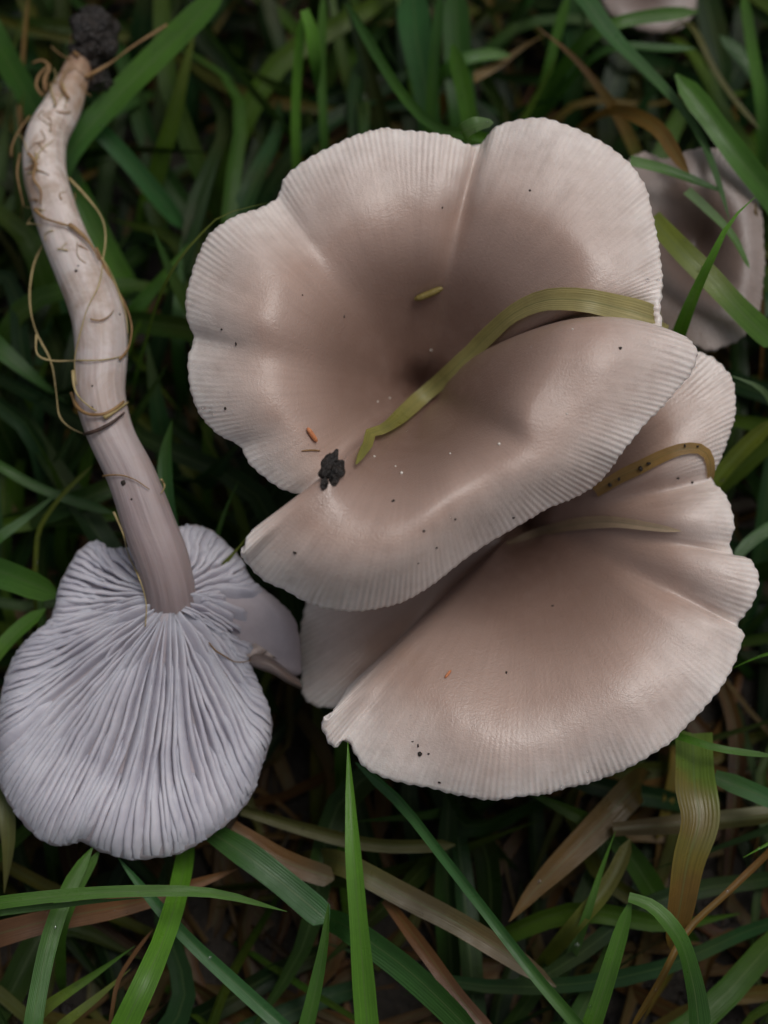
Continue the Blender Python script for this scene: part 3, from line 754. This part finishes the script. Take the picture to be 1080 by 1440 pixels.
L('long broad blue-green leaf sloping down to the hidden brown cap', [(812,-16),(860,50),(915,105),(955,148),(988,198),(1012,262),(1026,310)], 40, BLUE, DARK, (3.0, 3.1, 3.2, 3.3), wprof=[44, 42, 38, 30, 18, 12, 9], roll=.25)
L('flat green leaf lying across the top of the small sunken cap', [(868,32),(920,22),(982,16)], 22, DARK, GREEN, (2.1, 2.1), tip=False)
L('dark flat leaf below the small sunken cap', [(884,64),(930,68),(978,68)], 16, DARK, DARK, (2.0, 2.0), tip=False)
L('broad ribbed blue-green leaf with blunt end beside the hidden cap', [(1092,290),(1032,212),(986,150),(950,104)], 38, BLUE, GREEN, (2.8, 3.4, 3.4), tip=False, fold=.4)
L('thin olive stem crossing behind the broad ribbed leaf', [(978,45),(1005,100),(1040,150),(1068,182)], 11, OLIVE, OLIVE, (1.4, 1.6), tip=False, fold=.6)
L('dark green leaf tucked behind the thin olive stem', [(1058,100),(1035,72),(1012,50)], 26, DARK, DARK, (1.2, 1.4), tip=False)
L('tall dark green leaf at the right behind the ribbed leaf', [(1070,150),(1056,60),(1044,-14)], 20, DARK, GREEN, (1.2, 2.2), tip=False)
L('short green leaf lying over the hidden brown cap', [(886,226),(930,237),(985,257),(1020,271)], 18, GREEN, DARK, (3.45, 3.35, 3.25), root=False, roll=.4, wprof=[16, 18, 17, 6])
L('curled rusty leaf lying on the hidden brown cap', [(893,162),(932,188),(948,214),(970,247)], 22, RUST, MUST, (2.6, 3.2, 3.3), roll=-.4, blotch=.4, wprof=[6, 16, 24, 18])
L('pale yellow-green leaf base on the hidden brown cap', [(966,268),(990,290),(1030,332),(1054,378)], 14, PALE, GREEN, (3.3, 3.4, 3.3), root=False, wprof=[15, 16, 13, 8])
L('wide olive green leaf lying across the hidden brown cap', [(916,306),(960,354),(1000,394),(1040,436),(1092,486)], 38, YEL, GREEN, (3.35, 3.55, 3.4, 3.0), tip=False, roll=.15, root=False)
L('bright pointed leaf standing by the corner of the rolled lobe', [(953,474),(973,422),(1000,364),(1030,308),(1062,277)], 26, GREEN, BRIGHT, (3.2, 4.1, 4.6, 4.7), roll=.1)
L('thin rusty stalk beside the bright pointed leaf', [(1072,420),(1066,350),(1062,284)], 6, RUST, MUST, (2.0, 3.0), tip=False, name='grass_stalk', cat='grass stalk')
# right
L('pale wet leaf curling beside the upper right notch of the lower cap', [(1092,575),(1055,538),(1020,526)], 22, BLUE, PALE, (1.5, 2.4, 2.5))
L('thick round green stalk beside the notched lobes', [(990,696),(1040,636),(1092,588)], 24, GREEN, YEL, (1.2, 2.0), tip=False, fold=1.0, name='grass_stalk', cat='grass stalk')
L('green leaf behind the pointed notched lobe', [(1092,738),(1055,762),(1030,790)], 20, GREEN, DARK, (1.4, 1.6), tip=False)
L('narrow green leaf beside the lowest notch', [(1092,916),(1060,926),(1030,940)], 14, GREEN, BRIGHT, (2.2, 2.0))
L('narrow bright leaf crossing the top of the yellowing leaf', [(950,1034),(1000,1050),(1092,1064)], 11, BRIGHT, GREEN, (2.0, 2.3, 2.2), tip=False, roll=.3)
L('broad yellowing leaf with brown patches hanging below the lower cap', [(975,1030),(976,1070),(978,1110),(984,1150),(968,1210),(956,1280),(944,1336)], 62, (0.115, 0.185, 0.028), MUST, (1.5, 2.1, 2.2, 1.9, 1.2), blotch=.6, wprof=[50, 60, 60, 50, 44, 38, 22], n=26, roll=.15, root=False)
L('blue-green leaf behind the broad yellowing leaf', [(1004,1092),(1050,1110),(1092,1128)], 27, DARK, BLUE, (1.2, 1.5), tip=False, root=False)
L('shiny wet brown dead stalk lying behind the broad yellowing leaf', [(862,1166),(950,1160),(1092,1146)], 28, TAN, OLIVE, (.7, .8), tip=False, fold=-.7, name='dead_stalk', cat='dead stalk', root=False)
L('small bright leaf tip above the rusty bent stalk', [(1092,1180),(1070,1192),(1045,1206)], 17, GREEN, BRIGHT, (1.6, 1.8))
L('bent rusty stalk crossing bare soil', [(1074,1206),(1020,1258),(966,1310),(928,1380),(884,1452)], 10, RUST, MUST, (1.0, 1.4, 1.6, 1.0), tip=False, fold=.8, name='dead_stalk', cat='dead stalk')
L('green leaf bent sharply downwards over bare soil', [(884,1262),(912,1272),(948,1308),(974,1378),(985,1455)], 32, GREEN, DARK, (2.4, 2.4, 2.0, 1.6), tip=False, root=False, wprof=[16, 26, 26, 34, 40], roll=.5)
L('bright green leaf with folded top beside the sharply bent leaf', [(826,1460),(848,1395),(868,1330),(888,1264)], 30, BRIGHT, GREEN, (1.8, 2.2, 2.5), tip=False, wprof=[36, 32, 27, 18])
L('mustard brown dead leaf below the lower cap', [(880,1120),(845,1158),(800,1203),(752,1252),(716,1296)], 46, (0.075, 0.062, 0.016), (0.15, 0.080, 0.016), (.5, .6, .6), blotch=.5, wprof=[36, 46, 46, 32, 8], n=20)  # tint darkened for the shadow this leaf lies in
L('slim green shoot leaving the pale knotted shoot', [(828,1278),(846,1222),(866,1168)], 16, PALE, GREEN, (.9, 1.5), tip=True, fold=.6)
L('pale olive knotted shoot below the lower cap', [(824,1282),(842,1262),(868,1222),(886,1180)], 24, YEL, OLIVE, (.8, 1.0), tip=False, fold=.7, name='grass_stalk', cat='grass stalk')
# below
L('long tan dead leaf lying under the thin crossing leaf', [(498,1222),(560,1255),(650,1302),(730,1352),(782,1388)], 36, OLIVE, TAN, (.9, .9), tip=False, blotch=.3, wprof=[30, 36, 38, 34, 22])
L('rusty brown wet dead leaf beside the gilled cap', [(326,1164),(398,1210),(470,1236)], 32, RUST, TAN, (.8, .8), tip=False, blotch=.4, root=False)
L('olive dead stem above the rusty brown dead leaf', [(340,1138),(430,1165),(520,1186),(640,1188)], 22, OLIVE, OLIVE, (.6, .7), tip=False, root=False, fold=.6)
L('reddish brown dead leaf running down from the tan leaf', [(542,1264),(600,1340),(650,1408),(694,1458)], 23, RUST, PINK, (.7, .9, .9), tip=False, root=False)
L('thin green leaf crossing over the tan dead leaf', [(830,1462),(760,1380),(690,1290),(620,1200),(560,1125),(500,1072)], 20, GREEN, BLUE, (2.0, 2.3, 2.0, 1.6), tip=False, wprof=[24, 20, 18, 16, 16, 22], fold=.45)
L('bright pointed leaf standing with its tip at the lower cap edge', [(518,1462),(513,1400),(505,1300),(497,1200),(492,1110),(489,1042)], 44, GREEN, BRIGHT, (2.6, 3.2, 3.5, 3.4), wprof=[46, 42, 36, 28, 20, 3], roll=.05, fold=.35)
L('blue-green pointed leaf beside the bright pointed leaf', [(428,1460),(446,1380),(457,1320),(462,1270)], 34, BLUE, GREEN, (1.6, 2.0, 2.2), wprof=[40, 34, 22, 8])
L('broad dark blue-green leaf coming from under the gilled cap', [(290,1165),(360,1212),(420,1260),(462,1296)], 42, DARK, BLUE, (1.1, 1.3, 1.2), tip=False, root=False)
L('broad dark blue-green leaf low behind the bright pointed leaf', [(510,1318),(570,1362),(630,1418),(676,1466)], 44, BLUE, DARK, (1.1, 1.3), tip=False)
L('long narrow leaf lying level below the gilled cap', [(-16,1272),(90,1259),(200,1253),(300,1256),(404,1282)], 17, GREEN, GREEN, (2.3, 2.4, 2.4, 2.0), wprof=[20, 20, 18, 17, 5], roll=.3)
L('second level leaf just under the long narrow leaf', [(-16,1284),(60,1276),(130,1268),(210,1262)], 15, GREEN, DARK, (2.2, 2.2), roll=-.2)
L('pinkish brown dead leaf lying below the level green leaves', [(-16,1318),(80,1292),(180,1272),(260,1248),(334,1222)], 38, PINK, RUST, (.9, 1.0, .9), tip=True, wprof=[42, 38, 34, 26, 8])
L('dull blue-green leaf crossing under the level leaves', [(44,1460),(54,1392),(80,1288),(104,1234),(130,1192)], 24, BLUE, GREEN, (1.7, 1.8, 1.7), tip=False, wprof=[22, 24, 26, 24, 20])
L('slim green leaf beside the dull crossing leaf', [(100,1270),(118,1232),(140,1196)], 16, GREEN, GREEN, (1.4, 1.6), tip=False)
L('narrow blue-green leaf slanting behind the brightest lower leaf', [(412,1456),(330,1382),(260,1316),(210,1260),(166,1206)], 22, BLUE, BLUE, (1.4, 1.5, 1.5), wprof=[24, 22, 22, 18, 10], fold=.4)
L('brightest broad green leaf standing under the gilled cap', [(164,1466),(200,1390),(228,1326),(250,1258),(263,1192),(268,1160)], 50, BRIGHT, BRIGHT, (2.4, 2.7, 2.3, 1.7, 1.0), wprof=[58, 46, 36, 31, 28, 24], tip=False, fold=.4)
L('olive leaf hanging at the left under the gilled cap', [(8,1120),(12,1180),(6,1256)], 42, DARK, OLIVE, (1.2, 1.2, .9), tip=True)
L('yellow-green leaf low behind the dull crossing leaf', [(70,1412),(130,1372),(190,1330)], 20, YEL, GREEN, (.8, 1.1))
L('yellow-green leaf angled behind the brightest leaf', [(90,1440),(140,1400),(184,1362)], 18, DARK, YEL, (.8, 1.0))
L('curved tan stalk between the brightest leaf and the slanting leaf', [(158,1420),(166,1380),(190,1340),(214,1308)], 6, TAN, RUST, (.9, 1.2), tip=False, name='dead_stalk', cat='dead stalk')
# left
L('wide green leaf pushed behind the middle of the picked stem', [(-14,482),(40,525),(92,566)], 42, GREEN, DARK, (1.2, 1.2, .9), tip=True, base=1)
L('narrow green leaf running under the lower stem', [(-14,648),(50,684),(160,722)], 15, GREEN, DARK, (1.2, 1.1), tip=False)
L('green leaf slanting up towards the lower stem', [(-14,766),(40,726),(90,686)], 24, GREEN, DARK, (1.2, 1.3), tip=True)
L('thin yellow stalk beside the lower stem', [(50,790),(55,745),(80,705),(130,654)], 7, YEL, YEL, (.7, 1.3, 1.9), tip=False, name='grass_stalk', cat='grass stalk')
L('broad wet blue-green leaf left of the gilled cap', [(-14,800),(32,816),(84,838)], 46, BLUE, GREEN, (1.6, 1.6), tip=False)
L('yellow-green leaf tucked under the left rim of the gilled cap', [(-12,928),(20,892),(64,856)], 28, YEL, GREEN, (1.2, 1.4), tip=False)
L('blue-green leaf with dew beads between stem and large cap', [(244,742),(234,690),(233,640),(242,590)], 26, BLUE, GREEN, (1.6, 2.0, 1.8), roll=.4, root=False)
L('yellow-green sliver right of the stem bend', [(232,704),(216,668),(196,634)], 14, YEL, GREEN, (1.3, 1.6))
L('thin dark leaf between the gilled cap and the large cap', [(306,750),(320,710),(336,676)], 13, DARK, GREEN, (1.3, 1.7))
L('tiny yellow-green sliver by the left corner of the rolled lobe', [(318,790),(334,772),(350,752)], 18, YEL, YEL, (2.0, 2.4))
L('thin curved green leaf hugging the upper left cap edge', [(286,326),(310,304),(340,294),(384,284)], 8, GREEN, YEL, (3.9, 4.1, 4.1), roll=.6)
L('dark leaf in the shade of the left cap edge', [(250,470),(252,400),(256,330)], 22, DARK, DARK, (.7, 1.2), tip=True)

# --- leaves lying on the caps
def laid(label, pts, wprof, c0, c1, lift, name='grass_leaf', blotch=0.0, n=34, roll=0.0, cat='dead leaf', smooth=6, fold=.2):
    q = catmull(np.array(pts, float), n)
    P3 = []
    last = None
    for a, b in q[:, :2]:
        h, _n = drape(a, b, lift, None)
        P3.append(h)
    P3 = np.array(P3)
    # let it bridge hollows: keep the depth along the view smooth and never below the surface
    dep = (P3 - CAMP) @ VIEW
    raw = dep.copy()
    for _ in range(smooth):
        dep[1:-1] = 0.5 * dep[1:-1] + 0.25 * (dep[:-2] + dep[2:]); dep = np.minimum(dep, raw)
    rays = (P3 - CAMP) / raw[:, None]
    P3 = CAMP + rays * dep[:, None]
    v, f, at = leaf_mesh(P3, 1, c0, c1, n, roll, fold, False, .75, 5 + len(pts), 0.0, [x / 112.0 for x in wprof], None, blotch, cols=7)
    o = obj(name, v, f, M['leaf'], None, at)
    return tag(o, label, cat)
laid('limp yellow-olive grass leaf lying in the fold of the large cap', [(934,452),(905,442),(860,428),(810,421),(765,423),(725,440),(690,470),(645,516),(600,556),(565,584),(540,602),(524,610),(512,630),(498,654)],
     [34, 34, 36, 36, 36, 30, 26, 24, 24, 26, 22, 16, 15, 18], (0.46, 0.40, 0.18), (0.30, 0.29, 0.075), 0.10, blotch=.12, n=46, smooth=14)
laid('curled yellow-brown leaf strip with black specks on the lower cap', [(838,692),(870,672),(905,655),(940,638),(968,630),(990,634),(998,650),(999,668)], [16, 21, 18, 13, 8, 6, 5, 3], (0.42, 0.26, 0.10), (0.38, 0.26, 0.10), 0.04, blotch=.35)
laid('flat pale brown leaf strip stuck to the lower cap', [(712,765),(760,748),(810,737),(860,734),(910,740),(958,747)], [6, 14, 18, 18, 14, 6], (0.34, 0.24, 0.16), (0.60, 0.46, 0.34), 0.02)

# ------------------------------------------------------------------ specks and crumbs on the caps
def crumb(name, label, px, py, size, mat, cat, sq=(1, 1, .6), group=None, seed=0, zdef=None):
    p, n_ = drape(px, py, 0.0, zdef)
    v, f = lump(p + n_ * size * sq[2] * 0.35, size, 500 + seed, 4 if size > 0.05 else 1, 0.25, 0.6, sq)
    if size > 0.05: v = v + (v - v.mean(0)) * (0.22 * SNoise(seed + 77, 5.0)(v))[:, None]
    return tag(obj(name, v, f, mat), label, cat, group)
crumb('soil_clump', 'dark clump of soil where the rolled lobe meets the large cap', 466, 664, .155, M['soil_clod'], 'soil clump', (.9, 1.25, .8), seed=3)
crumb('soil_clump', 'small dark crumb just below the soil clump', 456, 682, .07, M['soil_clod'], 'soil clump', (.7, 1.0, .8), seed=4)
def bit(name, label, pts, rpx, mat, cat, lift=0.0):
    q = catmull(np.array(pts, float), 8)
    P3 = np.array([drape(a, b, rpx / 112 + lift)[0] for a, b in q[:, :2]])
    v, f, _ = tube(P3, rpx / 112 * np.array([.5, .9, 1, 1, 1, 1, .85, .5]), 8)
    return tag(obj(name, v, f, mat), label, cat)
bit('needle_scrap', 'orange needle scrap lying on the large cap', [(432,602),(438,611),(445,621)], 3.6, M['orange'], 'needle')
bit('needle_scrap', 'tiny orange scrap lying on the lower cap', [(626,953),(634,943)], 2.0, M['orange'], 'needle')
bit('straw_scrap', 'short olive straw scrap in the hollow of the large cap', [(583,420),(602,413),(622,404)], 5.5, plain('olive_scrap', (.16, .12, .03), (.26, .2, .06), 500, .4), 'straw')
bit('straw_scrap', 'hair-thin straw lying near the orange needle', [(424,634),(440,633),(450,634)], 1.2, M['fibre_brown'], 'straw')
dark = [(622,292,2.0,'A'),(425,415,1.6,'A'),(312,463,1.8,'A'),(332,483,2.4,'A'),(317,574,2.6,'A'),(484,445,1.8,'A'),(745,268,2.0,'A'),(872,490,2.2,'B'),(553,705,2.0,'B'),(596,747,2.6,'B'),(614,770,2.0,'B'),
        (415,777,2.2,'B'),(588,792,1.6,'B'),(722,728,1.8,'B'),(640,730,1.5,'B'),(777,852,1.8,'C'),(712,946,1.6,'C'),(588,1048,2.2,'C'),(590,1060,3.0,'C'),(603,1060,2.0,'C'),(580,1043,1.6,'C'),(618,1100,1.5,'C'),(953,672,2.2,'C'),(973,678,1.6,'C'),
        (870,676,3.4,'K'),(900,661,3.2,'K'),(912,654,2.6,'K'),(962,629,2.4,'K'),(980,630,2.2,'K'),(858,684,3.0,'K')]
NM = {'A': ('dark speck stuck to the hollow part of the large cap', 'dark specks on the large cap'), 'B': ('dark speck stuck to the rolled front lobe', 'dark specks on the rolled lobe'),
      'C': ('dark speck stuck to the lower notched cap', 'dark specks on the lower cap'), 'K': ('black speck on the curled yellow-brown leaf strip', 'black specks on the leaf strip')}
for i, (x, y, s_, k) in enumerate(dark):
    o = crumb('speck', NM[k][0], x, y, s_ / 108 * 1.1, M['speck'], 'speck', (rng.uniform(.5, 1.7), rng.uniform(.5, 1.5), .45), NM[k][1], i)
    if k == 'K': o.location.z += 0.0006
for i, (x, y, s_) in enumerate([(565,666,2.8),(556,656,1.6),(633,638,1.6),(702,625,2.4),(548,560,1.6),(797,582,1.5),(606,492,1.6),(531,565,1.6),(526,642,1.8),(805,463,1.6)]):
    crumb('pale_grain', 'tiny pale sand grain on the large cap and its rolled lobe', x, y, s_ / 108, M['pale_speck'], 'sand grain', (1, 1, .7), 'pale sand grains on the large cap', 40 + i)
for i, (x, y, s_) in enumerate([(174,679,4.2),(130,573,2.0),(130,543,1.6),(107,381,2.4),(110,374,1.4),(168,442,1.8),(185,702,1.6)]):
    o = crumb('speck', 'dark speck stuck to the picked stem', x, y, s_ / 108, M['speck'], 'speck', (1, 1.1, .6), 'dark specks on the picked stem', 60 + i, 3.2)

# ------------------------------------------------------------------ crowded turf
caps_px = [np.array(mA)[::12, :2], np.array(mC)[::12, :2], np.array(mE)[::10, :2], np.array(mD)[::10, :2], np.array(mF)[::10, :2]]
ceil_z = [3.5, 1.9, 2.2, 1.5, .9]
stem_line = spts[::4, :3]; spx, spy = PX(stem_line)
traced = []
def blocked(P3):
    x, y = PX(P3)
    z = P3[:, 2]
    for poly, cz in zip(caps_px, ceil_z):
        c = poly.mean(0); q = c + (poly - c) * 1.03
        if np.any(in_poly(x, y, q) & (z > cz - 0.35)): return True
    d = np.hypot(x[:, None] - spx[None], y[:, None] - spy[None]).min(1)
    if np.any((d < 52) & (z > 2.5)): return True
    return False
CLS = {
 'green': [(0.050, 0.125, 0.020), (0.075, 0.175, 0.022), (0.040, 0.110, 0.028), (0.034, 0.105, 0.040)],
 'dark': [(0.026, 0.072, 0.016), (0.020, 0.062, 0.022), (0.034, 0.080, 0.016)],
 'yellow': [(0.13, 0.15, 0.03), (0.10, 0.13, 0.022), (0.17, 0.14, 0.035)],
 'dead': [(0.12, 0.075, 0.034), (0.09, 0.055, 0.024), (0.07, 0.038, 0.017), (0.15, 0.11, 0.052)],
}
def rand_leaf(kind, x, y, hgt, lng, wd, cname, seed, lean_dir=None):
    g_ = np.random.default_rng(seed)
    z0 = soil_h(np.array(x), np.array(y))
    az = g_.uniform(0, 2 * np.pi) if lean_dir is None else lean_dir + g_.normal(0, .6)
    dv = np.array([math.cos(az), math.sin(az), 0.0]); sv = np.array([-dv[1], dv[0], 0])
    reach = math.sqrt(max(lng**2 - hgt**2, 0.01))
    b = np.array([x, y, z0 - .1])
    if kind == 'arch':
        pts = [b, b + dv * reach * .12 + [0, 0, hgt * .55], b + dv * reach * .45 + [0, 0, hgt] + sv * g_.normal(0, .25), b + dv * reach * .8 + [0, 0, hgt * .92] + sv * g_.normal(0, .35), b + dv * reach * 1.1 + [0, 0, hgt * .55] + sv * g_.normal(0, .5)]
    elif kind == 'up':
        pts = [b, b + dv * reach * .2 + [0, 0, hgt * .4], b + dv * reach * .55 + [0, 0, hgt * .8] + sv * g_.normal(0, .15), b + dv * reach + [0, 0, hgt] + sv * g_.normal(0, .3)]
    else:
        pts = [b + [0, 0, .12 + hgt * .4], b + dv * lng * .33 + sv * g_.normal(0, .25) + [0, 0, hgt], b + dv * lng * .66 + sv * g_.normal(0, .35) + [0, 0, hgt * .9], b + dv * lng + sv * g_.normal(0, .5) + [0, 0, hgt * .35 + .1]]
        for p in pts: p[2] = max(p[2], soil_h(np.array(p[0]), np.array(p[1])) + .03)
    c = CLS[cname][g_.integers(len(CLS[cname]))]
    if kind == 'flat' and cname != 'dead': c = tuple(np.array(c) * .7)     # shade at the bottom of the turf, darkened into the lying leaves
    c = tuple(np.array(c) * np.array([1.05, .98, .85]) * g_.uniform(.42, .92)); c1 = tuple(np.array(c) * g_.uniform(.8, 1.2) * np.array([g_.uniform(.9, 1.5), 1, 1]))
    return np.array(pts), (wd, c, c1, g_.uniform(-.6, .6), g_.uniform(.1, .5), g_.uniform(-.8, .8))

cand = []
sid = 0
for kind, cname, n_, hr, lr, wr in [('up', 'green', 250, (1.4, 3.0), (2.6, 6.0), (.15, .36)), ('arch', 'green', 210, (1.1, 2.5), (3.5, 7.5), (.16, .40)), ('up', 'dark', 170, (1.1, 2.5), (2, 5), (.18, .46)),
                                    ('arch', 'dark', 210, (.9, 2.0), (3, 6.5), (.18, .46)), ('arch', 'yellow', 130, (.6, 1.8), (3, 6), (.10, .28)), ('flat', 'dead', 650, (.1, .7), (2, 6), (.05, .32)), ('flat', 'dark', 240, (.15, .9), (2.5, 6), (.12, .36)), ('flat', 'yellow', 140, (.15, .8), (2, 5), (.08, .25))]:
    for _ in range(n_):
        sid += 1
        x, y = rng.uniform(-11, 11), rng.uniform(-11, 13)
        p0 = PX(np.array([x, y, -0.5]))
        # bare soil patch at the lower right
        if kind != 'flat' and 780 < p0[0] < 1120 and p0[1] > 1225 and rng.random() < .93: continue
        if kind == 'flat' and 860 < p0[0] < 1120 and p0[1] > 1270 and rng.random() < .75: continue
        low = p0[1] > 1120
        if low and cname in ('green', 'dark') and rng.random() < .45: continue
        h = rng.uniform(*hr) * (0.62 if low else 1.0); l = max(rng.uniform(*lr), h * 1.15)
        pts, par = rand_leaf(kind, x, y, h, l, rng.uniform(*wr), cname, sid, None if (low or kind == 'flat' or rng.random() < .35) else math.pi / 2)
        P3 = catmull(pts, 9)
        if blocked(P3): continue
        qx, qy = PX(P3)
        vis = (qx > 0) & (qx < 1080) & (qy > 0) & (qy < 1440)
        for poly in caps_px: vis &= ~in_poly(qx, qy, poly)
        # do not let chance leaves cover the picked mushroom or rise over the traced ones
        if P3[:, 2].max() > 3.3 and vis.any() and rng.random() < .6: continue
        size = (vis * (P3[:, 2] + .6)).sum() * par[0] * l
        cand.append((size, vis.sum(), kind, cname, pts, par, sid, qy[vis].mean() if vis.any() else 0, qx[vis].mean() if vis.any() else 0))
cand.sort(key=lambda c: -c[0])
def ZONE(x, y):
    if y < 330 and x > 250: return 'behind the left lobes' if x < 672 else 'behind the right lobe' if x < 880 else 'by the half-hidden cap'
    if x < 440 and y < 900: return 'around the soil-caked stem base' if y < 300 else 'between stem and large cap' if x > 160 else 'along the outer stem side'
    if x < 460: return 'below the gilled cap'
    return 'beside the notched lobes' if y < 1000 else 'below the lower cap'
WORD = {'green': 'green grass leaf', 'dark': 'dull dark green grass leaf', 'yellow': 'yellowing grass leaf', 'dead': 'dead brown grass leaf'}
bulk = {'grass': ([], [], []), 'dead_grass': ([], [], [])}
nind = 0
for size, nv, kind, cname, pts, par, sd_, my, mx in cand:
    wd, c, c1, roll, fold, tw = par
    big = nind < 190 and nv >= 4
    v, f, at = leaf_mesh(pts, wd, c, c1, 14 if big else 10, roll, fold, True, .7, sd_, tw, None, (0.1, -0.3, 1.0) if kind != 'up' else (0.2, -1.0, .35), .35 if cname in ('dead', 'yellow') else .08, cols=5 if big else 3)
    if big:
        nind += 1
        zn = ZONE(mx, my)
        o = obj('grass_leaf', v, f, M['leaf_low'], None, at)
        look = ('loose ' if kind == 'flat' else 'upright ' if kind == 'up' else 'arching ') + ('broad ' if wd > .33 else 'slim ' if wd < .22 else '')
        tag(o, look + WORD[cname] + ' in the turf ' + zn, 'grass leaf', f'{WORD[cname][:-4]}leaves in the turf {zn}')
    else:
        b_ = bulk['dead_grass' if cname == 'dead' else 'grass']
        off = sum(len(q) for q in b_[0]); b_[0].append(v); b_[1].append(f + off); b_[2].append(at)
for nm, lb in (('grass', 'crowded short grass blades filling the turf between the mushrooms'), ('dead_grass', 'matted dead brown grass litter on the soil')):
    vs, fs, ats = bulk[nm]
    o = obj(nm, np.vstack(vs), np.vstack(fs), M['leaf_low'], None, {k: np.concatenate([a[k] for a in ats]) for k in ats[0]}, origin=(0, 0, 0))
    tag(o, lb, kind='stuff')

# crumbs of earth
vs, fs = [], []; off = 0
tmpl = [lump((0, 0, 0), 1.0, 900 + i, 1, .3, .6) for i in range(6)]
for _ in range(2600):
    x, y = (rng.uniform(-9, 9), rng.uniform(-9, 10)) if rng.random() < .7 else (rng.uniform(2, 6.5), rng.uniform(-8, -4))
    v, f = tmpl[rng.integers(6)]
    s_ = 0.02 + 0.10 * rng.random() ** 3
    vs.append(v * s_ + [x, y, soil_h(np.array(x), np.array(y)) + s_ * .3]); fs.append(np.array(f) + off); off += len(v)
o = obj('soil_crumbs', np.vstack(vs), np.vstack(fs), M['soil_clod'], origin=(0, 0, 0))
tag(o, 'loose dark crumbs of earth scattered over the soil', kind='stuff')

# dew
vs, fs = [], []; off = 0
dv, df = lump((0, 0, 0), 1.0, 1, 2, 0.0)
def drop(p, s_, n_=(0, 0, 1)):
    global off
    vs.append(dv * s_ * np.array([1, 1, .7]) + np.asarray(p) + np.asarray(n_) * s_ * .35); fs.append(np.array(df) + off); off += len(dv)
for x, y, s_ in [(287,573,3.4),(297,576,3.0),(300,582,2.2),(925,394,2.4),(910,394,2.8),(913,278,2.2),(790,1105,2.4),(770,1108,2.2),(765,1110,1.8),(826,1084,2.2),(272,427,1.8),(262,428,1.6),(800,1100,1.6),(236,655,3.4),(232,662,2.6),(234,640,2.6),(238,676,2.2)] + [(rng.uniform(280, 900), rng.uniform(200, 1080), rng.uniform(.6, 1.3)) for _ in range(60)]:
    p, n_ = drape(x, y)
    if p[2] > 2.3: drop(p, s_ / 112, n_)
for v in LEAVES:
    if rng.random() < .55:
        for _ in range(rng.integers(1, 7)):
            k = rng.integers(10, len(v) - 6); a = v[k] * .6 + v[k + 1] * .4
            drop(a, rng.uniform(.008, .026))
o = obj('dew', np.vstack(vs), np.vstack(fs), M['water'], origin=(0, 0, 0))
tag(o, 'tiny dew drops on the caps and grass leaves', kind='stuff')
